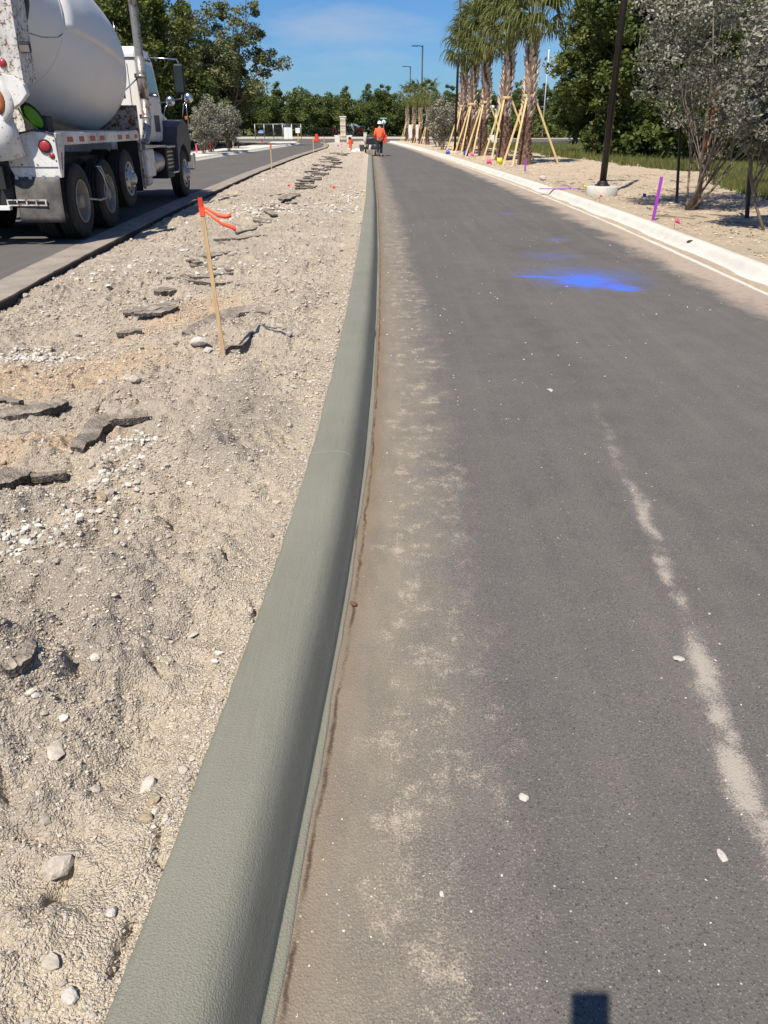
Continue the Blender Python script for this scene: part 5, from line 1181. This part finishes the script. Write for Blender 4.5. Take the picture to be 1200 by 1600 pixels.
for x0, x1, z0, z1 in ((-1.3, -.6, .5, 1.8), (-.45, .35, .5, 1.8), (.5, 1.3, .5, 1.25), (.5, 1.3, 1.35, 1.75)): MB().box((x0, -.23, z0), (x1, -.2, z1)).build('inset_panel', M_signd, e)
MB().box((-1.7, -.4, -.1), (1.7, .4, .25)).build('plinth', M_white, e, .03)
e = base('utility_box', 570.5, 96, 'small cream utility box standing between the pillar and the worker', 'utility box')
MB().box((-.2, -.15, 0), (.2, .15, .92)).build('cabinet', M_pale, e, .02); MB().box((-.17, -.165, .12), (.17, -.152, .82)).build('door', M_white, e, .01); MB().box((-.23, -.18, .92), (.23, .18, .97)).build('lid', M_pale, e, .01)
M_sgreen = plain('sign_green', (.02, .20, .12), .5, var=.05); M_swhite = plain('sign_white', (.75, .76, .74), .5, var=.05); M_galv = plain('galvanised', (.45, .46, .46), .4, .6, .15)
e = base('street_sign', 599.5, 108, 'green street-name sign above a round white sign on one post, beside the worker\'s helmet', 'sign')
MB().tube([(0, 0, 0), (0, 0, 2.35)], .035, 8).build('post', M_galv, e)
MB().box((-.46, -.02, 2.33), (.46, .02, 2.56)).build('name_blade', M_sgreen, e, .01); 
nb = e.children[-1]
for k in range(9): MB().box((-.36 + .08 * k, -.026, 2.40), (-.32 + .08 * k, -.0205, 2.49)).build('letter', M_swhite, nb)
b = MB().lathe([(.001, -.02), (.27, -.02), (.27, .01), (.001, .01)], (0, -.04, 1.98), 'y', 24); b.build('round_panel', M_swhite, e)
MB().box((-.06, -.066, 1.82), (.06, -.0605, 2.14)).build('symbol', M_sgreen, e)
# fence
M_ch = plain('chain_link', (.12, .13, .12), .6, .4, .1)
e = empty('chain_link_fence', (0, 118, 0), 0, 'chain-link fence with grey posts in front of the tree line', 'fence')
x0f, x1f = ap(398, 118), ap(470, 118)
for k in range(6):
    x_ = x0f + (x1f - x0f) * k / 5; MB().tube([(x_, 0, 0), (x_, 0, 1.85)], .045, 8).build('post', M_galv, e)
MB().tube([(x0f, 0, 1.82), (x1f, 0, 1.82)], .03, 6).build('top_rail', M_galv, e); 
b = MB(); L_ = x1f - x0f; s_ = .16; k = -12
while k * s_ < L_:
    for d in (1, -1):
        xa_ = x0f + k * s_; xb_ = xa_ + 1.75
        if d == -1: za, zb = 1.8, .05
        else: za, zb = .05, 1.8
        if xa_ >= x0f and xb_ <= x1f: b.tube([(xa_, 0, za), (xb_, 0, zb)], .006, 3, cap=False)
    k += 1
b.build('mesh_wire', M_ch, e)['kind'] = 'stuff'
e = base('banner_sign', 408, 117, 'small blue and white oval sign hung on the chain-link fence', 'sign', 0)
MB().lathe([(.001, -.02), (.45, -.02), (.45, .02), (.001, .02)], (0, -.3, 1.2), 'y', 20, sx=1.25).build('panel', plain('sblue', (.08, .16, .32), .5), e); e.children[-1].scale = (1, 1, .62)
MB().box((-.35, -.345, .78), (.30, -.325, .84)).build('stripe', M_swhite, e)
e = base('notice_board', 449.5, 112, 'large white double-panel board standing by the chain-link fence', 'board')
for x0, x1 in ((-.55, -.01), (.01, .55)): MB().box((x0, -.03, .05), (x1, .03, 1.42)).build('panel', M_swhite, e, .005)
for x_ in (-.5, 0, .5): MB().box((x_ - .03, .035, 0), (x_ + .03, .09, 1.45)).build('post', M_galv, e)
e = base('notice_sign', 465, 100, 'white square notice on a yellow post at the pavement end', 'sign')
MB().box((-.05, -.04, 0), (.05, .04, .95)).build('post', plain('yellow_post', (.6, .45, .05), .6), e); MB().box((-.27, -.06, .85), (.27, -.042, 1.38)).build('panel', M_swhite, e, .005)
M_bar = plain('barrier_red', (.72, .06, .03), .5, var=.15)
e = base('traffic_barrier', 494, 93, 'bright red-orange plastic barrier on the asphalt where the roads meet', 'barrier')
MB().prism([(-.34, 0), (.34, 0), (.22, .18), (.12, .8), (-.12, .8), (-.22, .18)], -.30, .30, 'y').build('body', M_bar, e, .03); MB().box((-.31, -.28, .42), (.31, .28, .50)).build('band', M_orange, e)
MB().box((-.4, -.36, 0), (.4, .36, .06)).build('foot', M_dark, e)
# hedges
def hedge(px_, D, w_, h_, col, lab, seed):
    g = np.random.default_rng(seed); n = int(60 * w_); C = np.stack([g.uniform(-w_ / 2, w_ / 2, n), g.uniform(-.5, .5, n), g.uniform(.1, h_, n)], -1)
    V, F, T_ = leaves(C, g.uniform(.15, .3, n), 24, .07, g); e = empty('hedge', (ap(px_, D), D, .02), 0, lab, 'hedge'); put('foliage', arr_mesh('foliage', V, F, leaf_mat('h%d' % seed, *col), False, T_), e); b = MB()
    for k in range(int(w_ * 2)): b.tube([(-w_ / 2 + .25 + k * .5, 0, -.05), (-w_ / 2 + .3 + k * .5, .05, h_ * .6)], .03, 5)
    b.build('stems', M_bark, e)
hedge(499, 140, 3.6, 1.3, ((.012, .022, .010), (.03, .05, .018)), 'clipped blackish-green hedge left of the burgundy shrubs', 1)
hedge(521, 143, 1.5, 1.2, ((.05, .012, .018), (.13, .03, .04)), 'burgundy hedge between the black-green hedge and the monument sign', 2)
hedge(562, 143, 1.6, 1.3, ((.06, .015, .02), (.14, .035, .04)), 'burgundy hedge on the worker\'s side of the monument sign', 3)
# white panel behind palms, small white boxes, flagpoles, camera post
e = base('white_hoarding', 645, 112, 'white hoarding panels seen between the far palm trunks', 'hoarding')
for k in range(2): MB().box((-.9 + .92 * k, -.03, .2), (-.0 + .9 * k, .03, 1.75)).build('panel', M_swhite, e, .005)
for x_ in (-.9, .01, .9): MB().box((x_ - .03, .04, 0), (x_ + .03, .1, 1.75)).build('post', M_galv, e)
e = base('white_cabinet', 770, 84, 'small white cabinet on the grass seen between two palms', 'cabinet'); MB().prism([(-.45, 0), (.45, 0), (.45, .55), (.2, .8), (-.3, .75), (-.45, .4)], -.25, .25, 'y').build('case', M_swhite, e, .03); MB().box((-.3, -.265, .12), (.3, -.252, .5)).build('door', M_tcab, e, .01)
e = base('white_cabinet', 691, 104, 'low white cabinet glimpsed behind the silver shrub', 'cabinet'); MB().box((-.7, -.3, 0), (.7, .3, .9)).build('case', M_swhite, e, .03); MB().box((-.74, -.34, .9), (.74, .34, .96)).build('lid', M_swhite, e, .01)
for (px_, D, top, lab) in ((848, 124, 76, 'white flagpole standing in the open right of the first palm'), (796, 112, 96, 'white flagpole rising between the first two palms')):
    e = base('flagpole', px_, D, lab, 'flagpole'); H_ = hz(top, D)
    MB().tube([(0, 0, 0), (0, 0, H_ * .75), (0, 0, H_)], [.09, .075, .055], 10).build('pole', M_swhite, e); MB().ball((0, 0, H_ + .08), .11).build('finial', M_alu, e); MB().box((-.12, -.05, H_ * .80), (-.06, .05, H_ * .93)).build('cleat', M_galv, e)
e = base('camera_post', 774, 70, 'thin grey post with white cameras on top, between the palm trunks', 'camera post')
MB().tube([(0, 0, 0), (0, 0, 2.75)], .045, 8).build('post', M_galv, e)
MB().tube([(-.3, 0, 2.75), (.25, 0, 2.8)], .03, 6).build('crossbar', M_galv, e)
for x_ in (-.3, .22): MB().ball((x_, -.08, 2.95), .15, 10, 7, (1, 1, .85)).build('camera', M_swhite, e)
# odds on the median near the tip
e = base('wrapped_hydrant', 547, 58, 'orange-wrapped hydrant in the dirt near the stone pillar', 'hydrant', float(med_h(ap(547, 58), 58))); e.scale = (.75, .75, .75)
MB().tube([(0, 0, 0), (0, 0, .1), (0, 0, .5), (0, 0, .75), (0, 0, .95), (0, 0, 1.02)], [.2, .12, .12, .2, .16, .06], 10).build('barrel', M_orange, e); MB().tube([(-.28, 0, .62), (.28, 0, .66)], .08, 8).build('outlet', M_orange, e)
MB().box((-.16, -.2, .95), (.06, .02, 1.12), (.2, .3, .2)).build('cap', M_dark, e, .02); MB().box((-.3, -.28, .0), (.0, -.2, .22), (.2, .1, .3)).build('cloth', M_swhite, e, .02)
e = base('rag', 556, 55, 'crumpled white sack on the dirt beside a bucket', 'sack', float(med_h(ap(556, 55), 55)))
g_ = random.Random(8); b = MB(); n = 7
V = [((i / (n - 1) - .5) * .8, (j / (n - 1) - .5) * .5, .20 * math.sin(math.pi * i / (n - 1)) ** .5 * math.sin(math.pi * j / (n - 1)) ** .5 * g_.uniform(.5, 1.2)) for i in range(n) for j in range(n)]
b.add(V, [(i * n + j, i * n + j + 1, (i + 1) * n + j + 1, (i + 1) * n + j) for i in range(n - 1) for j in range(n - 1)]).build('sack', M_swhite, e)
e = base('bucket', 565, 53.5, 'grey plastic bucket standing on the dirt by the end of the fresh kerb', 'bucket', float(med_h(ap(565, 53.5), 53.5)))
MB().lathe([(.001, 0), (.13, 0), (.165, .36), (.175, .37), (.155, .37), (.13, .03), (.001, .03)], n=20).build('pail', plain('bucket_grey', (.16, .16, .19), .5), e)
MB().tube([(-.16, 0, .34), (-.1, -.1, .26), (.1, -.1, .26), (.16, 0, .34)], .008, 5).build('handle', M_galv, e)
for k, (px_, D, mt, lab) in enumerate(((527, 50, M_purp, 'purple taped twig marker in rubble near the wrapped hydrant'), (533, 52, M_pink, 'pink taped twig marker close to the purple one'))):
    e = base('marker_twig', px_, D, lab, 'marker', float(med_h(ap(px_, D), D)))
    MB().tube([(0, 0, -.1), (.02, 0, .3), (-.03, 0, .55)], .015, 5).build('twig', M_wood, e); MB().box((-.04, -.01, .45), (.05, .01, .56), (0, .4, 0)).build('tape', mt, e); MB().box((-.02, -.01, .2), (.05, .01, .26), (0, -.5, 0)).build('tape', M_swhite, e)
# dark clod on the white kerb
rock(1057, 391, 16, 'dark clod of mud sitting on the white kerb face', plain('mud', (.06, .035, .025), .9, var=.4), seed=30, h=.5).location = (RX(11.5) + .33, 11.5, .1)
rock(855, 284, 12, 'pale grey stone on the sand between lamp footing and first palm', M_r3, seed=31).location = (ap(855, 25), 25, .2)
# debris twigs on the verge
g_ = random.Random(3)
for k in range(44):
    y_ = g_.uniform(10, 26); x_ = RX(y_) + g_.uniform(.8, 4.5); z_ = float(verge_h(x_, y_)); a_ = g_.uniform(0, 3.1); L_ = g_.uniform(.12, .4)
    o = MB().tube([(-L_ * math.cos(a_), -L_ * math.sin(a_), .01), (0, .03, .025), (L_ * math.cos(a_) * .8, L_ * math.sin(a_), .008)], [.008, .010, .006], 5).build('twig', M_barkred); o.location = (x_, y_, z_); tag(o, 'small dry twig lying on the sandy verge', 'twig', 'dry twigs on the sand')
# hand-held phone that throws the shadow at the foot of the picture
ph_ = empty('phone', (0, 0, 0), 0, 'dark phone held over the road, its shadow falling on the asphalt', 'phone'); ph_.matrix_world = cam.matrix_basis @ Matrix.Translation((0, 0, .008))
MB().box((-.066, -.135, 0), (.012, .013, .010)).build('case', M_blk, ph_, .003)
# ------------------------------------------------------------------ worker
def skin(name, nodes, edges, mat, parent, lv=2, root=0):
    me = bpy.data.meshes.new(name); me.from_pydata([n[0] for n in nodes], edges, []); o = bpy.data.objects.new(name, me); COL.objects.link(o)
    if parent: o.parent = parent
    s_ = o.modifiers.new('skin', 'SKIN'); s_.use_smooth_shade = True
    sk = me.skin_vertices[0].data
    for i, n in enumerate(nodes): r_ = n[1]; sk[i].radius = (r_ if isinstance(r_, tuple) else (r_, r_)); sk[i].use_root = (i == root)
    u = o.modifiers.new('sub', 'SUBSURF'); u.levels = u.render_levels = lv
    me.materials.append(mat); return o
WY = 49.2; WX = ap(593, WY)
W = empty('person', (WX, WY, 0), 0, 'worker in an orange long-sleeved shirt and white helmet walking away beside the fresh kerb', 'person')
M_skin = plain('skin', (.36, .20, .13), .6, var=.1); M_shirt = plain('hi_vis_shirt', (.95, .13, .055), .7, var=.1, sc=3); M_pants = plain('dark_trousers', (.018, .018, .022), .8); M_boot2 = plain('work_boot', (.10, .08, .06), .8); M_boot3 = plain('pale_boot', (.35, .32, .28), .8)
hn = [((0, 0, .96), (.15, .11)), ((0, 0, 1.14), (.15, .11)), ((0, .02, 1.34), (.18, .12)), ((0, .03, 1.47), (.10, .08)), ((0, .05, 1.56), .055), ((0, .07, 1.66), (.078, .092)), ((0, .08, 1.74), (.07, .085)),
      ((-.20, .03, 1.42), .062), ((-.27, .0, 1.15), .046), ((-.25, .14, .94), .034), ((.20, .03, 1.42), .062), ((.27, .02, 1.15), .046), ((.24, .18, .96), .034),
      ((-.09, .0, .88), .095), ((-.10, -.04, .50), .062), ((-.10, -.14, .14), .042), ((.09, 0, .88), .095), ((.10, .07, .50), .062), ((.10, .10, .10), .042),
      ((-.25, .19, .88), (.038, .018)), ((.24, .23, .90), (.038, .018)),
      ((0, .155, 1.66), .018), ((-.083, .075, 1.655), .014), ((.083, .075, 1.655), .014)]
he = [(0, 1), (1, 2), (2, 3), (3, 4), (4, 5), (5, 6), (2, 7), (7, 8), (8, 9), (2, 10), (10, 11), (11, 12), (0, 13), (13, 14), (14, 15), (0, 16), (16, 17), (17, 18), (9, 19), (12, 20), (5, 21), (5, 22), (5, 23)]
for (hi, sx_) in ((19, -1), (20, 1)):
    p = hn[hi][0]
    for k in range(4):
        a0_ = len(hn); ox = (-.03 + .02 * k); hn.append(((p[0] + ox, p[1] + .035, p[2] - .03), .0095)); hn.append(((p[0] + ox, p[1] + .06 - .005 * abs(k - 1.5), p[2] - .065), .0085)); he += [(hi, a0_), (a0_, a0_ + 1)]
    a0_ = len(hn); hn.append(((p[0] - sx_ * .045, p[1] + .02, p[2] + .0), .011)); hn.append(((p[0] - sx_ * .06, p[1] + .045, p[2] - .02), .009)); he += [(hi, a0_), (a0_, a0_ + 1)]
skin('body', hn, he, M_skin, W)
sn = [((0, 0, .90), (.20, .15)), ((0, 0, 1.10), (.19, .14)), ((0, .02, 1.34), (.20, .14)), ((0, .03, 1.46), (.12, .10)), ((-.21, .03, 1.41), .085), ((-.28, .0, 1.15), .068), ((-.26, .13, .97), .052), ((.21, .03, 1.41), .085), ((.29, .02, 1.15), .070), ((.26, .16, .99), .055)]
skin('shirt', sn, [(0, 1), (1, 2), (2, 3), (2, 4), (4, 5), (5, 6), (2, 7), (7, 8), (8, 9)], M_shirt, W)
skin('trousers', [((0, 0, .92), (.17, .13)), ((-.09, 0, .82), .115), ((-.10, -.04, .50), .085), ((-.10, -.13, .17), .068), ((.09, 0, .82), .115), ((.10, .07, .50), .085), ((.10, .10, .14), .070)], [(0, 1), (1, 2), (2, 3), (0, 4), (4, 5), (5, 6)], M_pants, W)
for sx_, yb, mt, tl in ((-1, -.14, M_boot2, .25), (1, .10, M_boot3, 0)):
    b = MB(); b.ball((.10 * sx_, yb + .05, .05 + tl * .1), 1, 10, 7, (.052, .14, .05)); b.tube([(.10 * sx_, yb, .04), (.10 * sx_, yb + .005, .20 + tl * .1)], [.055, .058], 10); b.build('boot', mt, W)
hb = MB().lathe([(.135, 1.70), (.13, 1.705), (.118, 1.71), (.115, 1.76), (.095, 1.81), (.055, 1.84), (.001, 1.85)], (0, .08, 0), 'z', 20); hb.build('helmet', M_swhite, W); MB().tube([(0, -.03, 1.80), (0, .08, 1.862), (0, .19, 1.80)], .012, 5).build('helmet_ridge', M_swhite, e if False else W)
MB().lathe([(.082, 1.60), (.088, 1.66), (.09, 1.71)], (0, .06, 0), 'z', 16).build('hair', M_dark, W)
# kerb-laying machine in front of the worker
K = empty('kerb_machine', (float(KX(50.6)) - .08, 50.4, 0), 0, 'dark walk-behind kerb-laying machine with a red side box, straddling the kerb end', 'machine')
MB().box((-.42, -.5, .35), (.62, 1.0, .48)).build('frame', M_dark, K, .02); MB().box((-.30, .1, .62), (.30, .8, 1.05)).build('engine', M_dark, K, .03)
MB().box((-.22, -.42, .48), (.18, .0, .62)).build('engine_cover', M_plast, K, .02)
MB().prism([(-.1, .55), (.32, .72), (.32, 1.12), (.0, 1.12)], .42, .95, 'y').build('hopper_back', M_plast, K)
rb = MB().prism([(.66, .68), (.90, .72), (.93, 1.12), (.66, 1.12)], .0, .6, 'y').build('hopper', M_bar, K, .02)
MB().prism([(-.28, .15), (-.28, .35), (0.05, .35), (.05, .15)], -.6, -.1, 'y').build('mould', M_rim, K, .01)
for x_, y_ in ((-.36, .8), (.55, -.2), (.55, .8), (.25, -.48)):
    wl = MB().lathe([(.001, -.05), (.06, -.05), (.13, -.045), (.16, -.03), (.16, .03), (.13, .045), (.001, .05)], (x_, y_, .16), 'x', 20).build('wheel', M_tyre, K)
MB().tube([(-.28, -.45, .48), (-.32, -.6, .95), (.3, -.6, .98), (.28, -.45, .48)], .018, 6).build('handlebar', M_galv, K)
MB().tube([(-.1, -.55, .25), (-.05, -.45, .55), (.05, -.3, .5)], .07, 8).build('sack_guard', M_r3, K)

# leaf litter and bark bits on the verge
n = 5200; y = rng.uniform(9, 28, n); x = RX(y) + .7 + rng.uniform(0, 1, n) * 5; k = (vn(x * 1.3, y * .9, 33) > .5) | (np.hypot(x - 7.2, y - 18) < 1.6); x, y = x[k], y[k]; n = len(x)
a = rng.uniform(0, 6.28, n); l_ = rng.uniform(.015, .07, n); z = verge_h(x, y) + .006
d = np.stack([np.cos(a) * l_, np.sin(a) * l_, rng.uniform(0, .02, n)], -1); e_ = np.stack([-np.sin(a), np.cos(a), np.zeros(n)], -1) * (l_ * rng.uniform(.12, .4, n))[:, None]; P = np.stack([x, y, z], -1)
put('leaf_litter', arr_mesh('leaf_litter', np.stack([P - d, P + e_, P + d, P - e_], 1).reshape(-1, 3), np.arange(n * 4).reshape(-1, 4), m_stone('litter', [(0, (.05, .035, .022)), (1, (.30, .22, .15))]), False, np.repeat(rng.uniform(0, 1, n), 4)))['kind'] = 'stuff'
